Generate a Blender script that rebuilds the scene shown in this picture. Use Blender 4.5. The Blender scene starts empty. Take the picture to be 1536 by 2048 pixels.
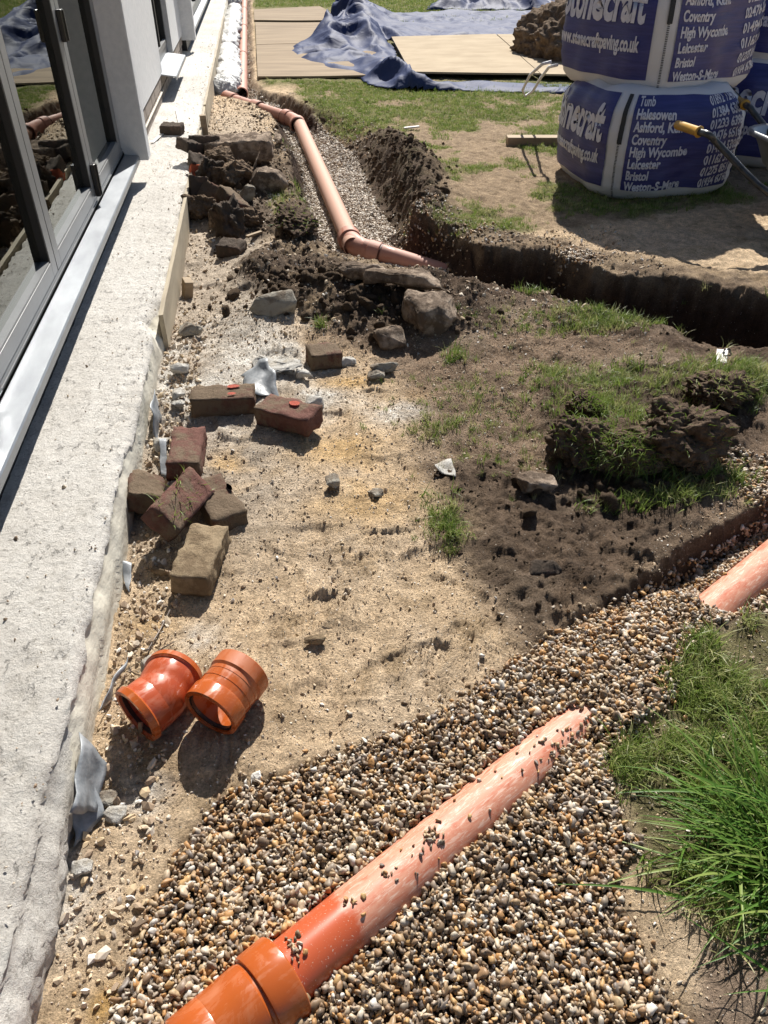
import bpy, bmesh, math, random
import numpy as np
from mathutils import Vector, Matrix, noise as mn
random.seed(7); rng = np.random.default_rng(7)
SC = bpy.context.scene; COL = SC.collection
# ---------------------------------------------------------------- camera, sky, sun, exposure
EYE = 1.40; FPX = 1540.0; PITCH = math.atan(1200/1540.0); YAW = math.radians(8.08)
cam_d = bpy.data.cameras.new('camera'); cam = bpy.data.objects.new('camera', cam_d); COL.objects.link(cam)
cam.location = (0, 0, EYE); cam.rotation_euler = (math.pi/2-PITCH, 0, -YAW)
cam_d.sensor_fit = 'VERTICAL'; cam_d.sensor_height = 24; cam_d.lens = FPX/2048*24; cam_d.clip_start = .02; cam_d.clip_end = 2000
SC.camera = cam
SUN_AZ = math.radians(15); SUN_EL = math.radians(44)      # azimuth clockwise from +Y (the house runs along +Y)
w = bpy.data.worlds.new('World'); SC.world = w; w.use_nodes = True
wn = w.node_tree.nodes; wl = w.node_tree.links
sky = wn.new('ShaderNodeTexSky'); sky.sky_type = 'NISHITA'; sky.sun_disc = False
sky.sun_elevation = SUN_EL; sky.sun_rotation = SUN_AZ; sky.dust_density = 1.0
wl.new(sky.outputs[0], wn['Background'].inputs[0]); wn['Background'].inputs[1].default_value = .058
sl = bpy.data.lights.new('sun', 'SUN'); sl.energy = 5.0; sl.angle = math.radians(.5); sl.color = (1, .955, .88)
so = bpy.data.objects.new('sun', sl); COL.objects.link(so)
sd = Vector((math.sin(SUN_AZ)*math.cos(SUN_EL), math.cos(SUN_AZ)*math.cos(SUN_EL), math.sin(SUN_EL)))
so.rotation_euler = sd.to_track_quat('Z', 'Y').to_euler(); so.location = sd*30
SC.view_settings.view_transform = 'Standard'; SC.view_settings.look = 'None'
SC.view_settings.exposure = .76; SC.view_settings.gamma = 1; SC.view_settings.use_curve_mapping = False
SC.render.engine = 'CYCLES'; SC.cycles.caustics_reflective = False; SC.cycles.caustics_refractive = False
SC.cycles.use_denoising = True; SC.cycles.max_bounces = 8; SC.cycles.transparent_max_bounces = 12

# ---------------------------------------------------------------- helpers
_cp, _sp, _cy, _sy = math.cos(PITCH), math.sin(PITCH), math.cos(YAW), math.sin(YAW)
_R = np.array([_cy, -_sy, 0]); _F = np.array([_sy*_cp, _cy*_cp, -_sp]); _U = np.cross(_R, _F)
def at(px, py, z=0.0):
    """where the sight line surveyed at (px, py) of the photograph meets the level z"""
    d = _F*FPX + _R*(px-768) + _U*(1024-py)
    return Vector((np.array([0, 0, EYE]) + d*((z-EYE)/d[2])).tolist())
def link(o, parent=None):
    COL.objects.link(o)
    if parent is not None: o.parent = parent
    return o
def tag(o, label=None, cat=None, group=None, kind=None):
    if label: o['label'] = label
    if cat: o['category'] = cat
    if group: o['group'] = group
    if kind: o['kind'] = kind
    return o
def empty(name, loc=(0, 0, 0), rot=(0, 0, 0), **k):
    o = bpy.data.objects.new(name, None); o.location = loc; o.rotation_euler = rot; o.empty_display_size = .1
    return tag(link(o), **k)
def obj(name, me, mat=None, parent=None, loc=(0, 0, 0), rot=(0, 0, 0), smooth=False, **k):
    if isinstance(me, bmesh.types.BMesh):
        b = me; me = bpy.data.meshes.new(name); b.to_mesh(me); b.free()
    if mat is not None and len(me.materials) == 0: me.materials.append(mat)
    if smooth and len(me.polygons): me.polygons.foreach_set('use_smooth', [True]*len(me.polygons))
    o = bpy.data.objects.new(name, me); o.location = loc; o.rotation_euler = rot
    return tag(link(o, parent), **k)
def mesh(name, V, F):
    me = bpy.data.meshes.new(name); me.from_pydata([tuple(v) for v in V], [], F); me.update(); return me
def bm_box(b, x0, x1, y0, y1, z0, z1, bev=0.0):
    vs = [b.verts.new((x, y, z)) for x in (x0, x1) for y in (y0, y1) for z in (z0, z1)]
    fs = [(0, 1, 3, 2), (4, 6, 7, 5), (0, 4, 5, 1), (2, 3, 7, 6), (0, 2, 6, 4), (1, 5, 7, 3)]
    faces = [b.faces.new([vs[i] for i in f]) for f in fs]
    if bev:
        es = list({e for f in faces for e in f.edges}); bmesh.ops.bevel(b, geom=es, offset=bev, segments=2, profile=.5, affect='EDGES')
    return b
def box(x0, x1, y0, y1, z0, z1, bev=0.0):
    return bm_box(bmesh.new(), x0, x1, y0, y1, z0, z1, bev)
def lathe(profile, seg=48, closed=False):
    """profile of (s, r) along +Y, turned about the Y axis"""
    V = []; F = []
    n = len(profile)
    for s, r in profile:
        for k in range(seg):
            a = 2*math.pi*k/seg; V.append((r*math.cos(a), s, r*math.sin(a)))
    for i in range(n if closed else n-1):
        j = (i+1) % n
        for k in range(seg):
            l = (k+1) % seg; F.append((i*seg+k, i*seg+l, j*seg+l, j*seg+k))
    me_ = mesh('lathe', V, F); me_.polygons.foreach_set('use_smooth', [True]*len(me_.polygons)); me_.set_sharp_from_angle(angle=math.radians(32)); return me_
def aim(o, a, b):
    d = (Vector(b)-Vector(a)); o.location = a; o.rotation_mode = 'QUATERNION'; o.rotation_quaternion = d.to_track_quat('Y', 'Z'); return d.length
def tube(pts, r, seg=10, cap=True):
    pts = [Vector(p) for p in pts]; V = []; F = []; n = len(pts)
    rr = r if hasattr(r, '__len__') else [r]*n
    up = Vector((0, 0, 1))
    for i, p in enumerate(pts):
        t = (pts[min(i+1, n-1)]-pts[max(i-1, 0)]).normalized()
        a = t.cross(up); a = a.normalized() if a.length > 1e-4 else Vector((1, 0, 0)); c = a.cross(t)
        for k in range(seg):
            q = 2*math.pi*k/seg; V.append(p+a*(math.cos(q)*rr[i])+c*(math.sin(q)*rr[i]))
    for i in range(n-1):
        for k in range(seg):
            l = (k+1) % seg; F.append((i*seg+k, i*seg+l, (i+1)*seg+l, (i+1)*seg+k))
    if cap: F.append(tuple(range(seg))[::-1]); F.append(tuple(range((n-1)*seg, n*seg)))
    return mesh('tube', V, F)
# --- numpy value noise
def _h(ix, iy, s):
    n = (ix*374761393 + iy*668265263 + s*974634777) & 0xffffffff
    n = ((n ^ (n >> 13))*1274126177) & 0xffffffff
    return ((n ^ (n >> 16)) & 0xffff)/65535.0
def vn(x, y, s=0):
    ix = np.floor(x).astype(np.int64); iy = np.floor(y).astype(np.int64); fx = x-ix; fy = y-iy
    fx = fx*fx*fx*(fx*(fx*6-15)+10); fy = fy*fy*fy*(fy*(fy*6-15)+10)
    a = _h(ix, iy, s); b = _h(ix+1, iy, s); c = _h(ix, iy+1, s); d = _h(ix+1, iy+1, s)
    return (a*(1-fx)+b*fx)*(1-fy)+(c*(1-fx)+d*fx)*fy*1.0
def fbm(x, y, f, o=4, s=0, g=.5):
    t = 0; a = 1; m = 0
    for i in range(o):
        c, q = math.cos(.6*i+s), math.sin(.6*i+s)
        t = t+a*(vn((x*c-y*q)*f+17.3*i, (x*q+y*c)*f+5.1*i, s+i)*2-1); m += a; a *= g; f *= 2.03
    return t/m
def ridged(x, y, f, o=4, s=0):
    t = 0; a = 1; m = 0
    for i in range(o):
        t = t+a*(1-np.abs(vn(x*f+7.7*i, y*f+3.3*i, s+i)*2-1)*2); m += a; a *= .5; f *= 2.1
    return t/m
def sst(a, b, x):
    t = np.clip((x-a)/(b-a), 0, 1); return t*t*(3-2*t)
def sdf(poly, X, Y):
    """signed distance to a polygon, negative inside"""
    P = np.array([(p[0], p[1]) for p in poly]); d = np.full(X.shape, 1e9); ins = np.zeros(X.shape, bool)
    for i in range(len(P)):
        a = P[i]; b = P[(i+1) % len(P)]; e = b-a; px = X-a[0]; py = Y-a[1]
        t = np.clip((px*e[0]+py*e[1])/max(e@e, 1e-12), 0, 1)
        d = np.minimum(d, (px-e[0]*t)**2+(py-e[1]*t)**2)
        c = ((a[1] > Y) != (b[1] > Y))
        with np.errstate(divide='ignore', invalid='ignore'):
            xi = a[0]+(Y-a[1])*e[0]/(e[1] if abs(e[1]) > 1e-12 else 1e-12)
        ins ^= c & (X < xi)
    d = np.sqrt(d); return np.where(ins, -d, d)
def poly(pts, z=0.0): return [at(x, y, z) for x, y in pts]

# ---------------------------------------------------------------- materials
def newmat(name):
    m = bpy.data.materials.new(name); m.use_nodes = True; nt = m.node_tree
    return m, nt, nt.nodes['Principled BSDF']
def N(nt, t, **k):
    n = nt.nodes.new(t)
    for a, b in k.items():
        if a.startswith('i_'):
            n.inputs[int(a[2:]) if a[2:].isdigit() else a[2:].replace('_', ' ')].default_value = b
        else: setattr(n, a, b)
    return n
def ramp(nt, fac, stops, interp='LINEAR'):
    r = nt.nodes.new('ShaderNodeValToRGB'); r.color_ramp.interpolation = interp
    el = r.color_ramp.elements
    while len(el) < len(stops): el.new(.5)
    for e, (p, c) in zip(el, stops): e.position = p; e.color = (*c, 1) if len(c) == 3 else c
    nt.links.new(fac, r.inputs[0]); return r
def mix(nt, fac, a, b, mode='MIX'):
    m = nt.nodes.new('ShaderNodeMix'); m.data_type = 'RGBA'; m.blend_type = mode
    for s, v in ((0, fac), (6, a), (7, b)):
        if hasattr(v, 'is_linked') or hasattr(v, 'links'): nt.links.new(v, m.inputs[s])
        else: m.inputs[s].default_value = v if s == 0 else ((*v, 1) if len(v) == 3 else v)
    return m.outputs[2]
def noise_n(nt, scale, detail=4, rough=.55, vec=None, dist=0):
    n = N(nt, 'ShaderNodeTexNoise'); n.inputs['Scale'].default_value = scale; n.inputs['Detail'].default_value = detail
    n.inputs['Roughness'].default_value = rough; n.inputs['Distortion'].default_value = dist
    if vec is not None: nt.links.new(vec, n.inputs['Vector'])
    return n.outputs['Fac']
def coords(nt, kind='Object', scale=None):
    c = nt.nodes.new('ShaderNodeTexCoord').outputs[kind]
    if scale:
        m = nt.nodes.new('ShaderNodeMapping'); m.inputs['Scale'].default_value = scale; nt.links.new(c, m.inputs[0]); return m.outputs[0]
    return c
def bump(nt, b, h, strength, dist=.01):
    n = nt.nodes.new('ShaderNodeBump'); n.inputs['Strength'].default_value = strength; n.inputs['Distance'].default_value = dist
    nt.links.new(h, n.inputs['Height']); nt.links.new(n.outputs[0], b.inputs['Normal']); return n
def basic(name, c1, c2=None, scale=20, rough=.6, bs=0, bscale=80, bdist=.003, metal=0, thr=(.35, .65), spec=.5, vec=None, det=5):
    m, nt, b = newmat(name); v = coords(nt, 'Object', vec)
    b.inputs['Roughness'].default_value = rough; b.inputs['Metallic'].default_value = metal; b.inputs['Specular IOR Level'].default_value = spec
    if c2 is not None:
        r = ramp(nt, noise_n(nt, scale, det, .6, v), [(thr[0], c1), (thr[1], c2)]); nt.links.new(r.outputs[0], b.inputs['Base Color'])
    else: b.inputs['Base Color'].default_value = (*c1, 1)
    if bs: bump(nt, b, noise_n(nt, bscale, 5, .6, v), bs, bdist)
    return m
M = {}
# ground: colour attribute times fine grit
m, nt, b = newmat('earth'); ca = N(nt, 'ShaderNodeVertexColor'); ca.layer_name = 'col'; v = coords(nt)
g1 = ramp(nt, noise_n(nt, 160, 6, .75, v), [(.3, (.45, .44, .43)), (.5, (1, 1, 1)), (.68, (1.5, 1.48, 1.45))])
g2 = ramp(nt, noise_n(nt, 22, 5, .6, v), [(.3, (.72, .7, .68)), (.7, (1.25, 1.25, 1.25))])
c = mix(nt, 1, ca.outputs[0], g1.outputs[0], 'MULTIPLY'); c = mix(nt, 1, c, g2.outputs[0], 'MULTIPLY')
vo = N(nt, 'ShaderNodeTexVoronoi'); vo.inputs['Scale'].default_value = 95; nt.links.new(v, vo.inputs[0])
sp = ramp(nt, vo.outputs['Distance'], [(.10, (1, 1, 1)), (.2, (0, 0, 0))]); sel = ramp(nt, vo.outputs['Color'], [(.70, (0, 0, 0)), (.74, (1, 1, 1))])
sm = mix(nt, 1, sp.outputs[0], sel.outputs[0], 'MULTIPLY')
c = mix(nt, sm, c, (.46, .42, .36)); nt.links.new(c, b.inputs['Base Color']); b.inputs['Roughness'].default_value = .95; b.inputs['Specular IOR Level'].default_value = .15
hh = N(nt, 'ShaderNodeMath', operation='ADD'); nt.links.new(noise_n(nt, 130, 8, .8, v), hh.inputs[0]); nt.links.new(noise_n(nt, 28, 6, .65, v), hh.inputs[1])
bump(nt, b, hh.outputs[0], 1.0, .02); M['earth'] = m
# concrete
m, nt, b = newmat('rough_concrete'); v = coords(nt)
r1 = ramp(nt, noise_n(nt, 3.2, 9, .62, coords(nt, 'Object', (1, .6, 1))), [(.32, (.56, .53, .485)), (.5, (.67, .645, .60)), (.68, (.76, .74, .70))])
r2 = ramp(nt, noise_n(nt, 75, 8, .8, v), [(.32, (.42, .40, .37)), (.44, (.90, .89, .88)), (.7, (1.14, 1.14, 1.14))])
c = mix(nt, 1, r1.outputs[0], r2.outputs[0], 'MULTIPLY'); nt.links.new(c, b.inputs['Base Color']); b.inputs['Roughness'].default_value = .9; b.inputs['Specular IOR Level'].default_value = .2
a1 = ramp(nt, noise_n(nt, 42, 8, .72, coords(nt, 'Object', (1, .55, 1)), .4), [(.28, (0, 0, 0)), (.40, (1, 1, 1))])
ad = N(nt, 'ShaderNodeMath', operation='MULTIPLY_ADD', i_1=.35); nt.links.new(noise_n(nt, 200, 5, .7, v), ad.inputs[0]); nt.links.new(a1.outputs[0], ad.inputs[2])
ad2 = N(nt, 'ShaderNodeMath', operation='ADD'); nt.links.new(ad.outputs[0], ad2.inputs[0]); nt.links.new(noise_n(nt, 60, 9, .8, v), ad2.inputs[1]); bump(nt, b, ad2.outputs[0], 1, .012); M['concrete'] = m
M['formed'] = basic('formed_concrete', (.62, .59, .50), (.48, .45, .38), 9, .85, .7, 60, .005, vec=(1, .5, 1))
M['render'] = basic('white_render', (.70, .70, .70), (.62, .625, .63), 30, .9, .7, 260, .003)
M['frame'] = basic('grey_aluminium', (.19, .195, .20), (.16, .165, .17), 6, .38, metal=0, spec=.6)
M['sill'] = basic('galvanised_sill', (.34, .36, .385), (.24, .255, .28), 14, .36, .05, 60, .001, metal=.75, thr=(.3, .7), vec=(1, .35, 1))
M['seal_and_shade'] = basic('rubber_and_shade_black', (.008, .008, .009), rough=.5)  # black of rubber seals, also the painted shade on the door stile returns
M['black'] = basic('black_metal', (.012, .012, .013), rough=.3)
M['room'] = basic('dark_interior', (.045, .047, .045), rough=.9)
M['plinth'] = basic('plinth_brick', (.30, .25, .21), (.22, .18, .15), 25, .9, .5, 90)
M['mortar'] = basic('mortar', (.36, .34, .30), rough=.95, bs=.4)
M['trim'] = basic('pale_trim', (.62, .58, .48), rough=.6)
m, nt, b = newmat('window_glass'); nt.nodes.remove(b)
gl = N(nt, 'ShaderNodeBsdfGlossy'); gl.inputs['Roughness'].default_value = .0; gl.inputs['Color'].default_value = (.93, .97, .95, 1)
tr = N(nt, 'ShaderNodeBsdfTransparent'); tr.inputs['Color'].default_value = (.72, .76, .74, 1)
lw = N(nt, 'ShaderNodeFresnel'); lw.inputs['IOR'].default_value = 2.35; mx = N(nt, 'ShaderNodeMixShader')
nt.links.new(lw.outputs[0], mx.inputs[0]); nt.links.new(tr.outputs[0], mx.inputs[1]); nt.links.new(gl.outputs[0], mx.inputs[2]); nt.links.new(mx.outputs[0], nt.nodes['Material Output'].inputs[0]); M['glass'] = m
# orange drainage pipe
def pipe_mat(name, base, dust, amount, rough=.25, sc=(1, 1, 1)):
    m, nt, b = newmat(name); v = coords(nt, 'Object', sc)
    n1 = noise_n(nt, 11, 6, .6, v, 1.2); n2 = noise_n(nt, 60, 4, .6, coords(nt, 'Object', (1, .18, 1)), .6)
    a = N(nt, 'ShaderNodeMath', operation='MULTIPLY_ADD', i_1=.6); nt.links.new(n2, a.inputs[0]); nt.links.new(n1, a.inputs[2])
    r = ramp(nt, a.outputs[0], [(max(0, .98-amount), (0, 0, 0)), (min(1, 1.16-amount), (1, 1, 1))])
    c = mix(nt, r.outputs[0], base, dust)
    nt.links.new(c, b.inputs['Base Color']); mr = N(nt, 'ShaderNodeMath', operation='MULTIPLY_ADD', i_1=.35, i_2=rough); nt.links.new(r.outputs[0], mr.inputs[0]); nt.links.new(mr.outputs[0], b.inputs['Roughness'])
    bump(nt, b, n2, .06, .001); return m
M['pvc'] = pipe_mat('orange_plastic', (.37, .082, .016), (.42, .13, .05), .22, .2)
M['pvc_red'] = pipe_mat('red_orange_plastic', (.38, .070, .024), (.44, .12, .06), .24, .22)
m, nt, b = newmat('scuffed_orange_pipe'); v = coords(nt); sx_ = N(nt, 'ShaderNodeSeparateXYZ'); nt.links.new(v, sx_.inputs[0])
wn_ = noise_n(nt, 9, 5, .6, v); st = noise_n(nt, 55, 8, .72, coords(nt, 'Object', (1.3, .35, 1.3)), .8)
ed = N(nt, 'ShaderNodeMath', operation='MULTIPLY_ADD', i_1=.12); nt.links.new(wn_, ed.inputs[0]); nt.links.new(sx_.outputs[1], ed.inputs[2])
far = ramp(nt, ed.outputs[0], [(.655, (0, 0, 0)), (.675, (1, 1, 1))]); strk = ramp(nt, st, [(.34, (.25, .25, .25)), (.62, (.95, .95, .95))])
fac = mix(nt, 1, far.outputs[0], strk.outputs[0], 'MULTIPLY'); c = mix(nt, fac, (.42, .085, .032), (.53, .27, .18))
scr = ramp(nt, noise_n(nt, 120, 4, .6, coords(nt, 'Object', (1.2, .16, 1.2)), 1.6), [(.54, (0, 0, 0)), (.60, (1, 1, 1))]); sf_ = mix(nt, 1, scr.outputs[0], fac, 'MULTIPLY'); c = mix(nt, sf_, c, (.62, .42, .33))
dt_ = ramp(nt, noise_n(nt, 330, 3, .6, v), [(.66, (0, 0, 0)), (.70, (1, 1, 1))]); c = mix(nt, dt_.outputs[0], c, (.62, .52, .42)); nt.links.new(c, b.inputs['Base Color'])
mr = N(nt, 'ShaderNodeMath', operation='MULTIPLY_ADD', i_1=.5, i_2=.26); nt.links.new(fac, mr.inputs[0]); nt.links.new(mr.outputs[0], b.inputs['Roughness']); M['pvc_dusty'] = m
M['pvc_pale'] = pipe_mat('pale_dusty_pipe', (.42, .12, .06), (.50, .29, .21), .58, .38, (1, .5, 1))
M['pvc_far'] = pipe_mat('faded_orange_pipe', (.38, .095, .045), (.44, .21, .15), .42, .30, (1, .3, 1))
M['board'] = basic('weathered_plywood', (.31, .235, .155), (.21, .155, .10), 3.2, .95, .3, 90, .002, vec=(.35, 2.2, 1))
M['board_pale'] = basic('pale_plywood', (.42, .335, .225), (.33, .255, .165), 3, .95, .25, 90, .002, vec=(.9, 1.6, 1))
M['formboard'] = basic('formwork_plywood', (.42, .36, .26), (.30, .25, .18), 12, .8, .4, 70, .002, vec=(3, .25, 1))
M['timber'] = basic('old_timber', (.36, .27, .17), (.22, .16, .10), 12, .8, .4, 60, .003, vec=(.2, 2, 2))
m, nt, b = newmat('blue_tarpaulin'); v = coords(nt)
r = ramp(nt, noise_n(nt, 2.5, 5, .6, v), [(.3, (.022, .034, .095)), (.7, (.040, .055, .125))]); nt.links.new(r.outputs[0], b.inputs['Base Color'])
b.inputs['Roughness'].default_value = .60; b.inputs['Specular IOR Level'].default_value = .10
bump(nt, b, noise_n(nt, 5, 2, .5, v, 1.5), .35, .03); M['tarp'] = m
m, nt, b = newmat('white_sheeting'); v = coords(nt); b.inputs['Base Color'].default_value = (.50, .50, .49, 1); b.inputs['Roughness'].default_value = .5
bump(nt, b, noise_n(nt, 22, 5, .6, v, 1), .8, .02); M['sheet'] = m
M['membrane'] = basic('grey_membrane', (.16, .175, .19), (.30, .315, .33), 30, .45, .5, 60, .003)
M['pvcwhite'] = basic('white_plastic', (.72, .70, .66), rough=.45)
def brick_mat(name, a, b_, mud, amt):
    m, nt, b = newmat(name); v = coords(nt)
    r = ramp(nt, noise_n(nt, 30, 6, .7, v), [(.35, a), (.65, b_)])
    k = ramp(nt, noise_n(nt, 13, 7, .7, v), [(amt, (0, 0, 0)), (amt+.12, (1, 1, 1))])
    c = mix(nt, k.outputs[0], mud, r.outputs[0]); nt.links.new(c, b.inputs['Base Color']); b.inputs['Roughness'].default_value = .92; b.inputs['Specular IOR Level'].default_value = .2
    bump(nt, b, noise_n(nt, 70, 8, .78, v), 1, .011); return m
M['brick_dark'] = brick_mat('muddy_brick', (.105, .055, .042), (.15, .08, .06), (.17, .125, .085), .50)
M['brick_red'] = brick_mat('red_brick', (.14, .065, .052), (.20, .10, .08), (.20, .145, .10), .40)
M['brick_tan'] = brick_mat('dusty_brick', (.30, .225, .14), (.35, .27, .175), (.20, .145, .09), .42)
M['brick_soil'] = brick_mat('soil_coated_brick', (.10, .065, .05), (.15, .10, .075), (.085, .065, .05), .52)
M['brick_bright'] = brick_mat('bright_red_brick', (.42, .09, .045), (.50, .13, .06), (.2, .07, .04), .3)
M['stone'] = brick_mat('grey_concrete_lump', (.34, .31, .26), (.42, .39, .33), (.22, .18, .14), .42)
M['stone_pale'] = brick_mat('pale_mortar_lump', (.50, .48, .44), (.60, .58, .54), (.40, .36, .30), .38)
M['stone_dirty'] = brick_mat('dirty_concrete_lump', (.30, .225, .165), (.42, .335, .26), (.15, .11, .08), .46)
M['turf'] = basic('turf_soil', (.055, .038, .027), (.14, .10, .07), 26, .95, 1, 55, .02, spec=.1, det=8)
M['soil'] = basic('dark_soil', (.10, .07, .048), (.22, .16, .11), 22, .95, 1, 45, .02, spec=.1, det=8)
# pebbles
m, nt, b = newmat('shingle'); oi = N(nt, 'ShaderNodeObjectInfo')
pal = [(.48, .38, .27), (.36, .26, .16), (.52, .45, .36), (.34, .23, .13), (.20, .135, .08), (.44, .34, .23), (.19, .155, .13), (.42, .23, .09), (.50, .43, .34), (.27, .18, .11), (.26, .21, .16), (.40, .29, .17), (.16, .115, .08), (.46, .29, .13), (.30, .23, .17), (.38, .21, .09), (.58, .54, .48), (.28, .17, .09), (.17, .12, .08)]
r = ramp(nt, oi.outputs['Random'], [(i/len(pal), c) for i, c in enumerate(pal)], 'CONSTANT')
n_ = ramp(nt, noise_n(nt, 3, 4, .6, coords(nt)), [(.3, (.7, .7, .7)), (.7, (1.2, 1.2, 1.2))])
c = mix(nt, 1, r.outputs[0], n_.outputs[0], 'MULTIPLY'); nt.links.new(c, b.inputs['Base Color']); b.inputs['Roughness'].default_value = .5; b.inputs['Specular IOR Level'].default_value = .4; M['pebble'] = m
m, nt, b = newmat('pale_shingle'); oi = N(nt, 'ShaderNodeObjectInfo')
r = ramp(nt, oi.outputs['Random'], [(0, (.46, .38, .29)), (.2, (.34, .27, .2)), (.35, (.55, .49, .41)), (.55, (.42, .33, .24)), (.7, (.62, .57, .50)), (.85, (.30, .24, .19))], 'CONSTANT'); nt.links.new(r.outputs[0], b.inputs['Base Color']); b.inputs['Roughness'].default_value = .6; M['pebble_pale'] = m
m, nt, b = newmat('sandy_grit'); oi = N(nt, 'ShaderNodeObjectInfo')
r = ramp(nt, oi.outputs['Random'], [(0, (.50, .40, .28)), (.28, (.34, .25, .17)), (.45, (.58, .50, .40)), (.65, (.26, .19, .13)), (.8, (.46, .35, .22)), (.92, (.68, .64, .58))], 'CONSTANT'); nt.links.new(r.outputs[0], b.inputs['Base Color']); b.inputs['Roughness'].default_value = .85; M['grit'] = m
def grass_mat(name, a, b2, c3):
    m, nt, b = newmat(name); oi = N(nt, 'ShaderNodeObjectInfo')
    r = ramp(nt, oi.outputs['Random'], [(0, a), (.5, b2), (1, c3)]); nt.links.new(r.outputs[0], b.inputs['Base Color']); b.inputs['Roughness'].default_value = .45
    b.inputs['Subsurface Weight'].default_value = 0; b.inputs['Specular IOR Level'].default_value = .35
    tl = N(nt, 'ShaderNodeBsdfTranslucent'); nt.links.new(r.outputs[0], tl.inputs[0]); mx = N(nt, 'ShaderNodeMixShader'); mx.inputs[0].default_value = .38
    nt.links.new(b.outputs[0], mx.inputs[1]); nt.links.new(tl.outputs[0], mx.inputs[2]); nt.links.new(mx.outputs[0], nt.nodes['Material Output'].inputs[0]); return m
M['grass'] = grass_mat('short_grass', (.12, .19, .03), (.21, .28, .06), (.40, .37, .18))
M['lush'] = grass_mat('lush_grass', (.06, .15, .022), (.115, .22, .035), (.26, .33, .09))

# ---------------------------------------------------------------- the ground: relief, trenches, soil
def grow(a, segs):
    out = [a]
    for end, d0, d1 in segs:
        s = out[-1]; n = max(1, int((end-s)/((d0+d1)/2)))
        t = np.linspace(0, 1, n+1)[1:]; st = d0+(d1-d0)*t; st = np.cumsum(st); out += list(s+st/st[-1]*(end-s))
    return out
def geo(a, end, d, k=1.22):
    out = []
    while a < end: a += d; d *= k; out.append(a)
    return out
ys = [-v for v in geo(.6, 250, .3)][::-1] + grow(-.6, [(.2, .08, .03), (.3, .02, .0065), (2.6, .0065, .0065), (5.5, .0066, .014), (10, .014, .03), (22, .04, .12)]) + geo(22, 300, .3)
xs = [-v for v in geo(.9, 200, .3)][::-1] + grow(-.9, [(-.5, .1, .02), (1.7, .0065, .0065), (3.2, .0075, .014), (7, .02, .05), (14, .08, .2)]) + geo(14, 300, .4)
GX, GY = np.meshgrid(np.array(xs), np.array(ys))
BED = poly([(180, 2150), (250, 1975), (300, 1800), (345, 1720), (410, 1635), (470, 1575), (545, 1545), (640, 1515), (760, 1465), (870, 1440), (960, 1375), (1060, 1300), (1180, 1228)]) + [Vector((1.02, 1.46, 0)), Vector((1.25, 1.585, 0)), Vector((1.6, 1.78, 0)), Vector((2.6, 2.35, 0)), Vector((2.9, 1.9, 0)), Vector((1.7, 1.28, 0))] + poly([(1480, 1225), (1375, 1280), (1350, 1400), (1270, 1460), (1215, 1540), (1245, 1620), (1290, 1700), (1225, 1770), (1270, 1870), (1320, 1960), (1440, 2150)])
TRA = [Vector((-.42, 8.95, 0)), Vector((-.40, 22, 0)), Vector((-.02, 22, 0)), Vector((-.06, 9.3, 0)), Vector((.02, 8.75, 0)), Vector((.30, 8.30, 0))] + poly([(650, 265), (690, 300), (722, 375), (765, 440), (812, 478)], -.1) + poly([(960, 500), (1120, 520), (1180, 547), (1300, 562), (1420, 580), (1560, 605)]) + [Vector((3.2, 3.05, 0)), Vector((3.2, 2.55, 0))] + poly([(1536, 702), (1400, 684), (1340, 663), (1250, 638), (1180, 610), (1100, 590), (1030, 578), (960, 566), (905, 556)]) + poly([(760, 560), (690, 545), (645, 520), (625, 460), (605, 400), (592, 335), (565, 285), (545, 255)], -.1) + [Vector((-.05, 8.0, 0))]
SLAB_E = lambda Y: .045+.02*np.sin(Y*3)
SOIL = [([(470, 560), (530, 520), (600, 500), (690, 545), (900, 560), (990, 600), (985, 650), (900, 680), (760, 690), (640, 665), (560, 640), (490, 600)], 1.0, .05),
        ([(382, 262), (480, 268), (570, 300), (580, 360), (545, 420), (560, 470), (520, 500), (380, 440)], .9, .05),
        ([(555, 250), (600, 300), (612, 400), (645, 510), (640, 560), (560, 560), (560, 380)], .85, .05),
        ([(700, 262), (790, 262), (880, 350), (890, 430), (850, 470), (800, 440), (745, 380), (690, 300)], 1.0, .1),
        ([(1070, 770), (1200, 740), (1500, 740), (1536, 830), (1480, 980), (1350, 1060), (1180, 1040), (1090, 960)], .85, .05),
        ([(870, 940), (1000, 920), (1120, 990), (1400, 1010), (1400, 1040), (1240, 1200), (1120, 1245), (1050, 1290), (990, 1200), (880, 1080)], .8, .06),
        ([(820, 450), (1000, 480), (1180, 530), (1560, 590), (1560, 560), (1200, 510), (1000, 465), (830, 435)], .7, .12)]
def ground_fields(X, Y):
    wx = X+.02*fbm(X, Y, 9, 3, 5); wy = Y+.02*fbm(X, Y, 9, 3, 11)
    bed = sst(.02, -.02, sdf(BED, wx, wy)+.006*fbm(X, Y, 40, 2, 3))
    wob = .035*fbm(X, Y, 4, 4, 21)+.022*fbm(X, Y, 19, 4, 22, .6)
    dA = sdf(TRA, X+wob*.7, Y+wob)
    dA = dA-.05*sst(7.5, 6.5, Y)*sst(1.3, .9, X)
    tra = sst(.04, -.04, dA)
    soil = np.zeros_like(X)
    for p_, k, f in SOIL:
        soil = np.maximum(soil, k*sst(f, -f, sdf(poly(p_), wx, wy)+.05*fbm(X, Y, 7, 4, 31)))
    # rim of spoil round the trench
    rim = sst(.30, .02, np.abs(dA-.06))*sst(-.1, .3, X)*sst(9, 7, Y)
    return bed, tra, dA, soil, rim
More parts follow.
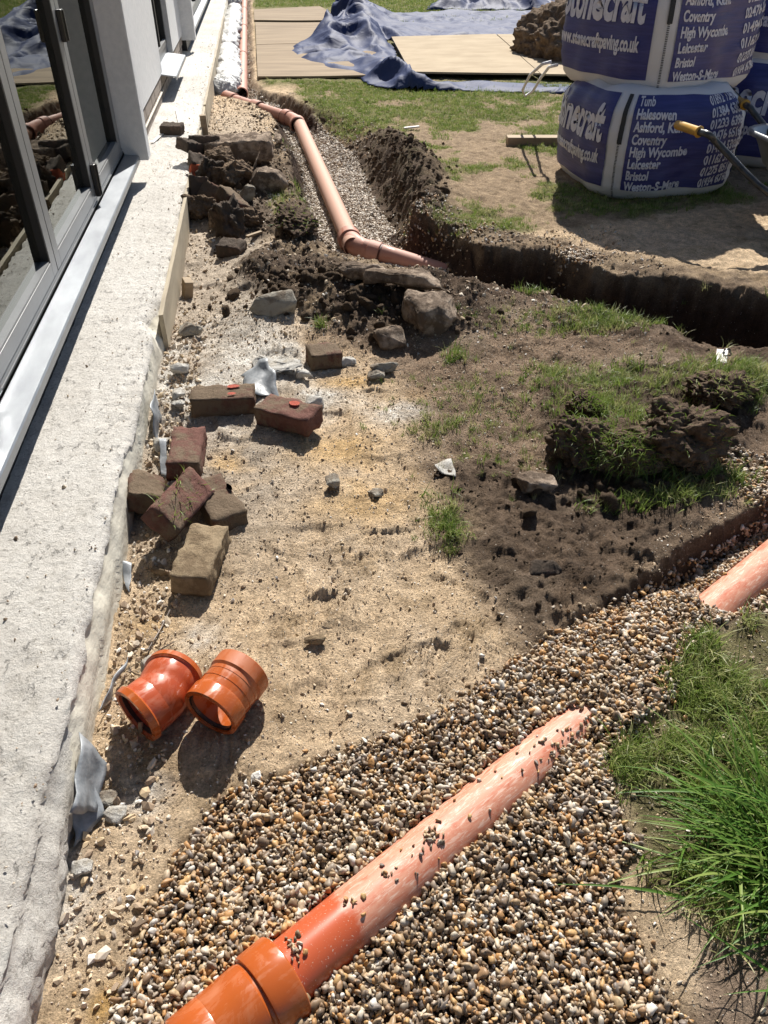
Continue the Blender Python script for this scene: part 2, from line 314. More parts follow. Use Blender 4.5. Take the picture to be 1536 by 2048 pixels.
# near pipe axis
NP0 = at(546, 1975, .025); NP1 = at(1512, 1150, -.095); NPD = (NP1-NP0).normalized()
NPA = NP0-NPD*.45; NPB = NP1+NPD*1.2
def pipe_dist(x, y):
    d = np.array([NPD.x, NPD.y]); d /= np.linalg.norm(d); rx_, ry_ = x-NP0.x, y-NP0.y
    t = rx_*d[0]+ry_*d[1]; return np.abs(rx_*d[1]-ry_*d[0]), NP0.z+t*NPD.z/math.hypot(NPD.x, NPD.y), t
def bank(X, Y):
    pd, pz, pt = pipe_dist(X, Y)
    g = np.interp(pt, [-.3, .12, .25, .55, .78, T_END, T_RE, T_RE+.1, 2.2], [.004, .006, .016, .026, .036, .062, .066, .014, -.01])
    return pz+g+.008*fbm(X, Y, 11, 3, 88), np.exp(-(np.maximum(0, pd-.045)/.10)**2)
T_END, T_RE = 0.880, 1.335
FOOT = [(700, 1170, 1.0, .28, 1), (620, 1230, .5, .26, 1), (930, 1210, 2.0, .28, .9), (800, 1340, .35, .28, .8), (900, 1330, 1.1, .26, 1), (760, 1090, .2, .26, .7), (1110, 1200, .3, .28, .8), (1290, 1040, .1, .28, .8), (640, 1340, 2.4, .24, .6), (1060, 700, .4, .28, .8), (1200, 650, .9, .28, .7), (560, 1150, 1.9, .24, .6), (800, 960, 1.2, .27, .6), (980, 820, 2.2, .27, .7)]
def relief(X, Y, F=None):
    bed, tra, dA, soil, rim = F or ground_fields(X, Y)
    near = sst(9, 3, Y)
    z = .022*fbm(X, Y, .9, 3, 1)*sst(.3, 1.5, Y)+.010*fbm(X, Y, 4, 4, 2)+.006*fbm(X, Y, 10, 4, 6, .6)*near+.007*fbm(X, Y, 22, 5, 3, .62)*(1+.6*sst(.45, .9, X))+.0034*fbm(X, Y, 60, 3, 4, .75)*near
    # boot tread and rake marks in the sand
    tm = sst(.48, .62, vn(X*4.3+3, Y*4.3+9, 40)*.6+vn(X*11, Y*11, 41)*.4)*(1-soil)
    ang = 6.28*vn(np.floor(X*3.1), np.floor(Y*3.1), 42)
    z = z+tm*near*.0034*np.sin((X*np.cos(ang)+Y*np.sin(ang))*300)*np.clip(vn(X*20, Y*20, 43)*2-.4, 0, 1)
    z = z-.014*sst(.62, .8, vn(X*6.5, Y*6.5, 45))*near
    for px, py, a, ln, wd_ in [(720, 1085, .35, .16, .10), (820, 1060, 1.1, .12, .08), (830, 1330, .9, .18, .12), (870, 1390, .9, .12, .08), (960, 1240, .6, .16, .12), (1280, 1130, .2, .18, .12), (1240, 1020, .1, .2, .1), (640, 1235, .2, .14, .10), (1150, 1185, .3, .14, .08)]:
        c = at(px, py); u = (X-c.x)*math.cos(a)+(Y-c.y)*math.sin(a); v_ = -(X-c.x)*math.sin(a)+(Y-c.y)*math.cos(a)
        z = z+.0042*np.clip(np.sin(v_*420)*1.6, -1, 1)*sst(1.1, .7, np.hypot(u/ln*2, v_/wd_*2)+.25*fbm(X, Y, 25, 2, 9))*vn(X*30, Y*30, 78)*1.5
    for px, py, a, L_, k in FOOT:      # boot prints with cross bars
        c = at(px, py); u = (X-c.x)*math.cos(a)+(Y-c.y)*math.sin(a); v_ = -(X-c.x)*math.sin(a)+(Y-c.y)*math.cos(a)
        q = (u/(L_*.5))**2+(v_/(.052-.012*u/L_))**2; ins = sst(1.15, .85, q); rim_ = np.exp(-((q-1.25)/.25)**2)
        z = z+k*(ins*(-.008+.005*np.sin(u*330+6*np.abs(v_)*40))+.005*rim_*(1+fbm(X, Y, 30, 2, 5)))*(.4+.9*vn(X*14, Y*14, 77))
    slab = sst(.012, -.004, X-SLAB_E(Y))*sst(1.9, 2.3, Y)*sst(8, 6, Y)
    z = z+slab*.016
    lump = (1-np.abs(fbm(X, Y, 17, 5, 8, .62))*1.9)
    z = z+soil*(.008+.020*lump+.035*np.clip(fbm(X, Y, 5, 4, 14), -.3, 1)+.013*fbm(X, Y, 30, 5, 15, .72))*(.35+.65*sst(12, 2, Y))
    # spoil ridge heights (heap in the middle, mound beyond the trench)
    def hill(px, py, rx, ry, h, s=0):
        c = at(px, py); return h*np.exp(-(((X-c.x)/rx)**2+((Y-c.y)/ry)**2))*(1+.35*fbm(X, Y, 6, 4, 60+s))
    z = z+hill(720, 620, .42, .28, .10, 1)+hill(540, 560, .18, .30, .07, 2)+hill(790, 330, .26, .75, .13, 3)+hill(840, 400, .25, .45, .07, 4)
    z = z+hill(1300, 900, .26, .20, .05, 5)+hill(1450, 780, .25, .2, .05, 6)+hill(600, 440, .10, .45, .05, 7)+hill(470, 380, .22, .7, .05, 8)
    z = z+.018*rim*(1+fbm(X, Y, 12, 4, 70))*(1-tra)*(1-bed)
    # drain trench: shallow shingle floor, deep empty branch to the right
    deep = sst(.95, 1.35, X)*sst(6, 4.6, Y)
    floor = -.125-.05*sst(7, 4.5, Y)*(1-deep)-.33*deep
    floor = np.where(Y > 8.3, -.06-.03*sst(12, 9, Y), floor)
    fz = floor+.008*fbm(X, Y, 9, 3, 33)
    sl_ = sst(.40, .60, X)*sst(8.2, 7, Y)*sst(4.4, 4.9, Y)
    wall = sst(.02+.30*sl_, -.09+.10*sl_, dA+.03*fbm(X, Y, 14, 4, 34))
    z = z*(1-wall)+fz*wall
    # shingle bed round the near pipe; it drops into a trench to the right
    drop = -.02-.155*sst(.66, 1.15, X)*sst(.6, 1.0, Y)+.055*np.exp(-((X-.45)/.35)**2-((Y-.95)/.25)**2)+.03*sst(.9, .5, Y)*np.exp(-((X+.1)/.5)**2)
    side = 1-.0*X
    fb = drop+.010*fbm(X, Y, 5, 3, 50); bz, bw_ = bank(X, Y); fb = fb*(1-bw_)+bz*bw_
    z = z*(1-bed)+fb*bed
    # right bank of the near trench stays lower than the lawn
    z = np.where(X < -.49, np.minimum(z, -.01), z)
    return z
FLD = ground_fields(GX, GY); GZ = relief(GX, GY, FLD)
ny, nx = GX.shape
def sgrid(Q):  # bilinear lookup of the ground height on the sheet itself
    xa = np.array(xs); ya = np.array(ys)
    def f(x, y):
        x = np.atleast_1d(np.asarray(x, float)); y = np.atleast_1d(np.asarray(y, float))
        i = np.clip(np.searchsorted(xa, x)-1, 0, nx-2); j = np.clip(np.searchsorted(ya, y)-1, 0, ny-2)
        tx = np.clip((x-xa[i])/(xa[i+1]-xa[i]), 0, 1); ty = np.clip((y-ya[j])/(ya[j+1]-ya[j]), 0, 1)
        return (Q[j, i]*(1-tx)+Q[j, i+1]*tx)*(1-ty)+(Q[j+1, i]*(1-tx)+Q[j+1, i+1]*tx)*ty
    return f
gz = sgrid(GZ)
def gh(x, y): return float(gz(x, y)[0])
def on(px, py, dz=0.0):
    """point of the ground surface seen at (px, py)"""
    z = 0.0
    for _ in range(4): p = at(px, py, z); z = gh(p.x, p.y)
    p = at(px, py, z); return Vector((p.x, p.y, z+dz))
# colour
bed, tra, dA, soil, rim = FLD
def lerp(c, d, t): return c*(1-t[..., None])+np.array(d)*t[..., None]
C = np.broadcast_to(np.array([.69, .525, .35]), GX.shape+(3,)).copy()
n1 = fbm(GX, GY, 3, 5, 80); n2 = fbm(GX, GY, 11, 5, 81); n3 = fbm(GX, GY, 40, 4, 82)
def blob(px, py, rx, ry):
    c = at(px, py); return np.clip(1.25*np.exp(-(((GX-c.x)/rx)**2+((GY-c.y)/ry)**2))+.5*n2*1.0-.12, 0, 1)*(np.exp(-(((GX-c.x)/(rx*1.6))**2+((GY-c.y)/(ry*1.6))**2)) > .08)
C = lerp(C, (.68, .54, .39), sst(.05, .5, n1)*.6); C = lerp(C, (.56, .41, .25), sst(.1, .5, -n2)*.55)
C = lerp(C, (.54, .47, .39), sst(.1, -.15, GX-.02)*sst(1.4, 2.0, GY)*sst(9, 6, GY)*.8)       # pinkish slab surface
for px, py, rx, ry, k in [(560, 740, .18, .16, .9), (420, 800, .12, .2, .9), (640, 800, .12, .10, .8), (820, 830, .14, .08, .7), (500, 690, .2, .3, .5), (340, 760, .05, .3, .8), (290, 1580, .05, .05, .6), (130, 1800, .04, .1, .5), (400, 1270, .05, .05, .4)]:
    C = lerp(C, (.78, .75, .69), np.clip(blob(px, py, rx, ry)*k+.25*(n3 > .15)*blob(px, py, rx, ry), 0, 1))
for px, py, rx, ry, k in [(870, 790, .10, .06, .7), (700, 770, .12, .05, .7), (450, 930, .06, .07, .6), (680, 900, .14, .09, .6), (740, 1010, .2, .1, .5), (210, 2010, .03, .03, .9), (300, 1250, .06, .04, .4)]:
    C = lerp(C, (.66, .42, .16), blob(px, py, rx, ry)*k)
# trodden dirt on the right
dirt = sst(.10, -.10, sdf(poly([(640, 690), (760, 720), (860, 850), (880, 960), (1000, 1150), (1060, 1300), (1250, 1200), (1700, 900), (1700, 600), (960, 560), (700, 600)]), GX, GY)+.07*n1)
C = lerp(C, (.30, .215, .15), dirt); C = lerp(C, (.155, .11, .075), dirt*sst(-.1, .35, n2)*.9); C = lerp(C, (.31, .24, .175), dirt*sst(.12, .4, -n1)*.7)
lawn = sst(.06, -.10, -(GY-4.1-.25*(GX-1.2)))*sst(.2, .55, GX+.1*n1)
lawn = np.maximum(lawn, sst(8.6, 9.2, GY)*sst(-.05, .05, GX))
C = lerp(C, (.37, .275, .18), lawn)
grn = np.clip(.95*sst(-.28, .22, n1+.45*n2+.42*sst(6.5, 9, GY)-.05-.4*blob(1010, 330, .6, 1.6)+.35*blob(1010, 240, .8, 1.5)), 0, 1)*lawn
grn = np.maximum(grn, lawn*sst(13.5, 15, GY))
C = lerp(C, (.15, .165, .05), grn*.8)
rg = sst(.03, -.04, sdf(poly([(1375, 1270), (1560, 1170), (1750, 1400), (1750, 1760), (1450, 1880), (1300, 1760), (1250, 1640), (1210, 1520), (1300, 1440)]), GX, GY)+.03*n2)
C = lerp(C, (.19, .17, .085), rg)
rs = sst(.02, -.03, sdf(poly([(1400, 1880), (1450, 1860), (1750, 1780), (1900, 2150), (1360, 2150)]), GX, GY)+.01*n2); C = lerp(C, (.34, .255, .19), rs)
C = lerp(C, (.075, .052, .037), np.clip(soil*1.15*(.75+.5*n2), 0, 1))
C = lerp(C, (.19, .14, .10), np.clip(soil*sst(.0, .45, n1+.8*n2), 0, 1)*.7)
C = lerp(C, (.09, .06, .042), np.clip(rim*.6*(1+n2), 0, 1)*(1-soil*.5)*sst(8, 6, GY))
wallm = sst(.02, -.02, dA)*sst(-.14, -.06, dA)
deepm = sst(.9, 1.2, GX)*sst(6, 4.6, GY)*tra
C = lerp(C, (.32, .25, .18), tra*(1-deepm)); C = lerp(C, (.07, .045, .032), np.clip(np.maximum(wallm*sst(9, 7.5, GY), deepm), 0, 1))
C = lerp(C, (.095, .07, .05), bed)
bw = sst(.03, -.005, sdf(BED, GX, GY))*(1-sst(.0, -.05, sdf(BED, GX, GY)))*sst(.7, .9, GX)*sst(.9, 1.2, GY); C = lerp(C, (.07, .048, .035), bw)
C = C*(1+.22*n3+.16*n2)[..., None]; C = np.clip(C, .01, .9)
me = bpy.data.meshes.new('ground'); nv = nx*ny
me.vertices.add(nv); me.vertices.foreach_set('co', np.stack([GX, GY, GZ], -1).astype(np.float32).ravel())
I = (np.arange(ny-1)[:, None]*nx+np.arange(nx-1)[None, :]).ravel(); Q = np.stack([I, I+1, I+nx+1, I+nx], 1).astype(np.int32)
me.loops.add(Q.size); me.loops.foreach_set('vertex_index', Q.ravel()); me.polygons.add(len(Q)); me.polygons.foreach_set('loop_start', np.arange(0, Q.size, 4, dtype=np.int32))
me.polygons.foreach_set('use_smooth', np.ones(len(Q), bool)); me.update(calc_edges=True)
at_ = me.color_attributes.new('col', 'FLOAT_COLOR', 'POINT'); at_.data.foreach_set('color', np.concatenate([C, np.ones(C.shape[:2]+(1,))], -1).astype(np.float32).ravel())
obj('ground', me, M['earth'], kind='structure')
gsoil = sgrid(soil); gbed = sgrid(bed); gtra = sgrid(tra); ggrn = sgrid(grn); grg = sgrid(rg); gdirt = sgrid(dirt*(1-soil)); gdA = sgrid(dA); glawn = sgrid(lawn)

# ---------------------------------------------------------------- scattering (stuff only)
def rockmesh(name, seed, sub=2, amp=.28, sq=(1, .8, .62)):
    b = bmesh.new(); bmesh.ops.create_icosphere(b, subdivisions=sub, radius=.5)
    for v_ in b.verts:
        p = v_.co.copy(); n_ = mn.noise(p*2.2+Vector((seed*3.1, 0, 0))); n2_ = mn.noise(p*4.5+Vector((0, seed*5.7, 0)))
        v_.co = Vector((p.x*sq[0], p.y*sq[1], p.z*sq[2]))*(1+amp*1.6*n_+amp*.5*n2_)
    me_ = bpy.data.meshes.new(name); b.to_mesh(me_); b.free(); me_.polygons.foreach_set('use_smooth', [True]*len(me_.polygons)); return me_
def clump(name, seed, nbl, h, spread, width):
    r = random.Random(seed); V = []; F = []
    for _ in range(nbl):
        a = r.uniform(0, 6.28); x0, y0 = r.gauss(0, spread*.35), r.gauss(0, spread*.35); L = h*r.uniform(.5, 1.15); lean = r.uniform(.15, 1.1); w_ = width*r.uniform(.7, 1.2)
        dx, dy = math.cos(a), math.sin(a); px_, py_ = -dy, dx; base = len(V); K = 3
        for k in range(K+1):
            t = k/K; o_ = lean*L*t*t*.8; zz = L*(t-.28*lean*t*t); ww = w_*(1-t**1.5)*.5
            V += [(x0+dx*o_+px_*ww, y0+dy*o_+py_*ww, zz-.004), (x0+dx*o_-px_*ww, y0+dy*o_-py_*ww, zz-.004)]
        for k in range(K): F.append((base+2*k, base+2*k+1, base+2*k+3, base+2*k+2))
    return mesh(name, V, F)
def scatter(name, pts, scl, protos, mat, rot_full=True, label=None, cat=None, tilt=.25, parent=None):
    """one object: points carrying scale and turn, a node group puts a small mesh on each"""
    n = len(pts); me_ = bpy.data.meshes.new(name); me_.vertices.add(n); me_.vertices.foreach_set('co', np.asarray(pts, np.float32).ravel())
    s_ = np.asarray(scl, np.float32)
    if s_.ndim == 1: s_ = np.repeat(s_[:, None], 3, 1)
    r_ = (rng.uniform(-math.pi, math.pi, (n, 3)) if rot_full else np.stack([rng.normal(0, tilt, n), rng.normal(0, tilt, n), rng.uniform(-3.14, 3.14, n)], 1)).astype(np.float32)
    a = me_.attributes.new('siz', 'FLOAT_VECTOR', 'POINT'); a.data.foreach_set('vector', s_.ravel())
    a = me_.attributes.new('turn', 'FLOAT_VECTOR', 'POINT'); a.data.foreach_set('vector', r_.ravel())
    a = me_.attributes.new('pick', 'INT', 'POINT'); a.data.foreach_set('value', rng.integers(0, len(protos), n).astype(np.int32))
    o = bpy.data.objects.new(name, me_); link(o, parent); tag(o, label, cat, kind='stuff')
    ng = bpy.data.node_groups.new(name+'_nodes', 'GeometryNodeTree')
    ng.interface.new_socket('Geometry', in_out='INPUT', socket_type='NodeSocketGeometry'); ng.interface.new_socket('Geometry', in_out='OUTPUT', socket_type='NodeSocketGeometry')
    gi = ng.nodes.new('NodeGroupInput'); go = ng.nodes.new('NodeGroupOutput'); ip = ng.nodes.new('GeometryNodeInstanceOnPoints'); gg = ng.nodes.new('GeometryNodeGeometryToInstance')
    for pm in protos[::-1]:
        po = bpy.data.objects.new(name+'_piece', pm)
        pm.materials.clear(); pm.materials.append(mat)
        oi_ = ng.nodes.new('GeometryNodeObjectInfo'); oi_.inputs['Object'].default_value = po; ng.links.new(oi_.outputs['Geometry'], gg.inputs[0])
    def na(nm, t):
        q = ng.nodes.new('GeometryNodeInputNamedAttribute'); q.data_type = t; q.inputs[0].default_value = nm; return q.outputs[0]
    er = ng.nodes.new('FunctionNodeEulerToRotation'); ng.links.new(na('turn', 'FLOAT_VECTOR'), er.inputs[0])
    ng.links.new(gi.outputs[0], ip.inputs['Points']); ng.links.new(gg.outputs[0], ip.inputs['Instance']); ip.inputs['Pick Instance'].default_value = True
    ng.links.new(na('pick', 'INT'), ip.inputs['Instance Index']); ng.links.new(er.outputs[0], ip.inputs['Rotation']); ng.links.new(na('siz', 'FLOAT_VECTOR'), ip.inputs['Scale'])
    ng.links.new(ip.outputs[0], go.inputs[0]); md = o.modifiers.new('scatter', 'NODES'); md.node_group = ng; return o
def cand(x0, x1, y0, y1, dens):
    n = int((x1-x0)*(y1-y0)*dens); return rng.uniform(x0, x1, n), rng.uniform(y0, y1, n)
peb = [rockmesh('pebble', i, 2, .42, ((1.1, .75, .5), (1.15, .65, .45), (1, .9, .62), (1.1, .7, .6), (1.3, .6, .45), (1.1, .95, .5), (1, .8, .7), (1.2, .8, .5))[i]) for i in range(8)]
P_, S_ = [], []
# near bed, two layers
for layer in range(3):
    x, y = cand(-.5, 2.4, .25, 2.4, (12000, 12000, 6000)[layer]); k = gbed(x, y) > rng.uniform(.35, .8, len(x)); x, y = x[k], y[k]
    z = gz(x, y); pd, pz, pt = pipe_dist(x, y); mound = np.where(pt < 1.35, 1, 0)*0
    s = np.clip(rng.lognormal(math.log(.0103), .34, len(x)), .006, .021)
    burial = np.zeros(len(x))
    # shingle raked up over the pipe where it disappears
    cx, cy = at(1290, 1330).x, at(1290, 1330).y
    cov = np.exp(-((x-cx)/.15)**2-((y-cy)/.13)**2)
    z = z+.004*layer+rng.uniform(-.003, .004, len(x))
    top = pz+np.sqrt(np.maximum(0, .055**2-pd**2))
    inside = (pd < .053) & (z < top)
    keep = ~inside | ((pt > T_END+.01) & (pt < T_RE-.01))
    P_.append(np.stack([x, y, z+s*.15], 1)[keep]); S_.append(s[keep])
# stray pebbles lying on the near pipe
x = []; 
for px, py, n_, rd in [(865, 1660, 26, .012), (590, 1895, 26, .010), (775, 1730, 9, .012), (1130, 1470, 50, .022), (705, 1800, 7, .012), (1175, 1445, 60, .018), (1060, 1520, 8, .03), (960, 1590, 6, .04), (820, 1690, 8, .02), (1425, 1225, 50, .025), (1500, 1130, 6, .05)]:
    c_ = at(px, py, .08)
    for _ in range(n_): x.append((c_.x+rng.normal(0, rd), c_.y+rng.normal(0, rd)))
x = np.array(x); pd, pz, pt = pipe_dist(x[:, 0], x[:, 1]); k = pd < .05
s = rng.uniform(.005, .012, k.sum()); z = pz[k]+np.sqrt(.055**2-pd[k]**2)+s*.25
P_.append(np.stack([x[k, 0], x[k, 1], z], 1)); S_.append(s)
# strays around the bed, on sand
x, y = cand(-.46, 2.2, .3, 2.2, 900); b_ = gbed(x, y); k = (b_ < .5) & (rng.uniform(0, 1, len(x)) < np.exp(-np.maximum(0, sdf(BED, x, y))/.035)); x, y = x[k], y[k]; s = rng.uniform(.006, .014, len(x))
P_.append(np.stack([x, y, gz(x, y)+s*.2], 1)); S_.append(s)
# sparse shingle pile on the lawn side of the trench, and beside the turf
for px, py, rx, ry, n_ in [(1150, 522, .10, .10, 420), (1530, 985, .10, .09, 260), (840, 440, .22, .35, 500), (700, 255, .3, .5, 500), (930, 470, .3, .2, 260), (1500, 930, .1, .08, 120)]:
    c_ = at(px, py); x = rng.normal(c_.x, rx*.5, n_); y = rng.normal(c_.y, ry*.5, n_); s = rng.uniform(.009, .017, n_); P_.append(np.stack([x, y, gz(x, y)+s*.3], 1)); S_.append(s)
scatter('shingle_bed', np.concatenate(P_), np.concatenate(S_), peb, M['pebble'], label='loose brown and grey pea shingle packed around the near orange pipe', cat='gravel')
# trench floor shingle
P_, S_ = [], []
for (x0, x1, y0, y1, dn) in [(-.1, 1.1, 3.7, 6.2, 8200), (-.1, 1.1, 6.2, 9, 4200), (-.45, .05, 8.6, 19, 900)]:
    x, y = cand(x0, x1, y0, y1, dn); d_ = gdA(x, y); k = (d_ < np.where((x > .45) & (y > 4.7) & (y < 8), .03, np.where(y < 8.6, -.075, -.03))-rng.uniform(0, .03, len(x))) & (x < 1.05+rng.normal(0, .06, len(x))); x, y = x[k], y[k]; s = np.clip(rng.lognormal(math.log(.0145), .25, len(x)), .009, .024)*(1.15 if y0 > 8 else 1)
    P_.append(np.stack([x, y, gz(x, y)+s*.2+rng.uniform(0, .006, len(x))], 1)); S_.append(s)
scatter('trench_shingle', np.concatenate(P_), np.concatenate(S_), [q.copy() for q in peb], M['pebble_pale'], label='pale shingle on the floor of the drain trench beside the far pipe', cat='gravel')
# grit in the sand and rubble bits
x, y = cand(-.47, 1.5, .35, 3.3, 8500); k = (gbed(x, y) < .4) & (gsoil(x, y) < .55) & (gtra(x, y) < .2); x, y = x[k], y[k]; s = np.clip(rng.lognormal(math.log(.0032), .55, len(x)), .0018, .016)
x2, y2 = cand(-.47, 1.9, 2.9, 8.5, 1500); k = (gtra(x2, y2) < .2) & (glawn(x2, y2) < .3); x2, y2 = x2[k], y2[k]; s2 = np.clip(rng.lognormal(math.log(.009), .5, len(x2)), .004, .03)
x3, y3 = cand(-.47, -.32, .4, 3.2, 4200); s3 = np.clip(rng.lognormal(math.log(.010), .55, len(x3)), .004, .032)
x = np.concatenate([x, x2, x3]); y = np.concatenate([y, y2, y3]); s = np.concatenate([s, s2, s3])
chips = [rockmesh('chip', 20+i, 1, .5, (1, .8, .5)) for i in range(4)]
for c_ in chips: c_.polygons.foreach_set('use_smooth', [False]*len(c_.polygons))
scatter('sand_grit', np.stack([x, y, gz(x, y)+s*.15], 1), s, chips, M['grit'], label='small stones and grit strewn over the trodden sand', cat='grit')
x, y = cand(-.74, -.49, .6, 12, 700); k = rng.uniform(0, 1, len(x)) < .25+.9*np.exp(-((x+.5)/.05)**2)+1.5*np.exp(-((x+.62)/.12)**2-((y-5.8)/.6)**2); x, y = x[k], y[k]; s = np.clip(rng.lognormal(math.log(.0045), .5, len(x)), .002, .02)
scatter('ledge_crumbs', np.stack([x, y, np.full(len(x), .152)], 1), s, [q.copy() for q in chips], M['grit'], label='mortar crumbs and grit lying on top of the concrete ledge', cat='grit')
# soil clods
clod = [rockmesh('clod', 40+i, 2, .5, (1, .9, .55)) for i in range(6)]
P_, S_ = [], []
for (x0, x1, y0, y1, dn, sm_) in [(-.45, 1.9, 1.1, 3.9, 1300, .006), (-.3, 1.6, 3.9, 8, 1300, .012)]:
    x, y = cand(x0, x1, y0, y1, dn); q = np.maximum(gsoil(x, y), sst(.22, .03, np.abs(gdA(x, y)-.04))*.8); k = (rng.uniform(.15, 1.3, len(x)) < q) & (gbed(x, y) < .3) & (gdA(x, y) > -.1); x, y = x[k], y[k]; s = np.clip(rng.lognormal(math.log(sm_), .55, len(x)), .004, .05)
    P_.append(np.stack([x, y, gz(x, y)+s*.02], 1)); S_.append(s)
for px, py, rx, ry, n_ in [(430, 360, .16, .6, 240), (470, 430, .2, .4, 160), (500, 350, .2, .5, 120), (600, 600, .3, .2, 160), (780, 640, .3, .2, 200), (800, 330, .25, .7, 180), (1130, 970, .2, .1, 40), (1300, 990, .25, .08, 40)]:
    c_ = at(px, py); x = rng.normal(c_.x, rx*.6, n_); y = rng.normal(c_.y, ry*.6, n_); k = (x > -.44) & (gdA(x, y) > .03); x, y = x[k], y[k]; s = np.clip(rng.lognormal(math.log(.022), .5, len(x)), .008, .07); P_.append(np.stack([x, y, gz(x, y)+s*.15], 1)); S_.append(s)
scatter('soil_clods', np.concatenate(P_), np.concatenate(S_), clod, M['soil'], label='crumbled dark soil clods along the trench edges and heaps', cat='soil')
# grass
near_cl = [clump('grass_clump', i, 11, .058, .030, .0034) for i in range(6)]
far_cl = [clump('lawn_clump', 10+i, 16, .034, .07, .006) for i in range(5)]
P_, S_ = [], []
x, y = cand(.4, 2.0, .4, 1.6, 4200); k = grg(x, y)*np.clip(.62+1.9*fbm(x, y, 6, 3, 91), 0, 1) > rng.uniform(.15, 1, len(x)); x, y = x[k], y[k]; P_.append(np.stack([x, y, gz(x, y)], 1)); S_.append(rng.uniform(.6, 1.25, len(x)))
for px, py, rx, ry, n_, sc_ in [(1255, 640, .28, .10, 420, .9), (1080, 585, .10, .04, 60, .9), (1230, 770, .35, .14, 260, .8), (1470, 790, .2, .12, 260, .9), (1110, 740, .06, .03, 30, .8), (1440, 640, .3, .2, 200, .8), (1210, 840, .12, .12, 140, .9), (890, 1050, .05, .12, 70, .8), (1400, 960, .15, .06, 90, .9), (1260, 1520, .05, .05, 70, .8), (1130, 1560, .02, .02, 0, 1), (1350, 1500, .05, .05, 60, .9), (870, 860, .1, .06, 40, .8), (910, 720, .05, .05, 24, .9), (580, 270, .05, .35, 150, 1.1), (615, 400, .06, .4, 120, .9), (560, 420, .05, .3, 60, .8), (640, 670, .02, .02, 14, .9), (900, 450, .35, .15, 150, .7), (1330, 1010, .2, .03, 80, .9), (1040, 900, .3, .2, 120, .6), (950, 800, .25, .2, 110, .6), (1060, 640, .4, .15, 130, .6), (1500, 1100, .12, .03, 30, .8), (1300, 1380, .05, .04, 30, .7)]:
    c_ = at(px, py); x = rng.normal(c_.x, rx*.6, n_); y = rng.normal(c_.y, ry*.6, n_); k = (gbed(x, y) < .6) & (gdA(x, y) > -.03); x, y = x[k], y[k]
    if len(x): P_.append(np.stack([x, y, gz(x, y)], 1)); S_.append(rng.uniform(.6, 1.2, len(x))*sc_)
scatter('ground_grass', np.concatenate(P_), np.concatenate(S_), near_cl, M['grass'], False, 'patchy short grass growing between the trenches and along the shingle', 'grass')
BOARDS = poly([(500, 163), (1300, 172), (1260, 74), (800, 60), (700, 14), (500, 16)])
P_, S_ = [], []
for (x0, x1, y0, y1, dn, sc_) in [(.35, 4.4, 4.2, 9.3, 1300, .8), (-.2, 9, 9.0, 14, 320, 1.0), (-.2, 12, 14, 24, 230, 1.5)]:
    x, y = cand(x0, x1, y0, y1, dn); k = (ggrn(x, y)*1.15*(1-np.clip(gsoil(x, y)*1.3, 0, 1)) > rng.uniform(.1, 1, len(x))) & (gdA(x, y) > .07) & (sdf(BOARDS, x, y) > 0); x, y = x[k], y[k]; P_.append(np.stack([x, y, gz(x, y)], 1)); S_.append(rng.uniform(.5, 1.1, len(x))*sc_)
scatter('lawn_grass', np.concatenate(P_), np.concatenate(S_), far_cl, M['grass'], False, 'worn green lawn beyond the trench under the boards and tarpaulin', 'grass')
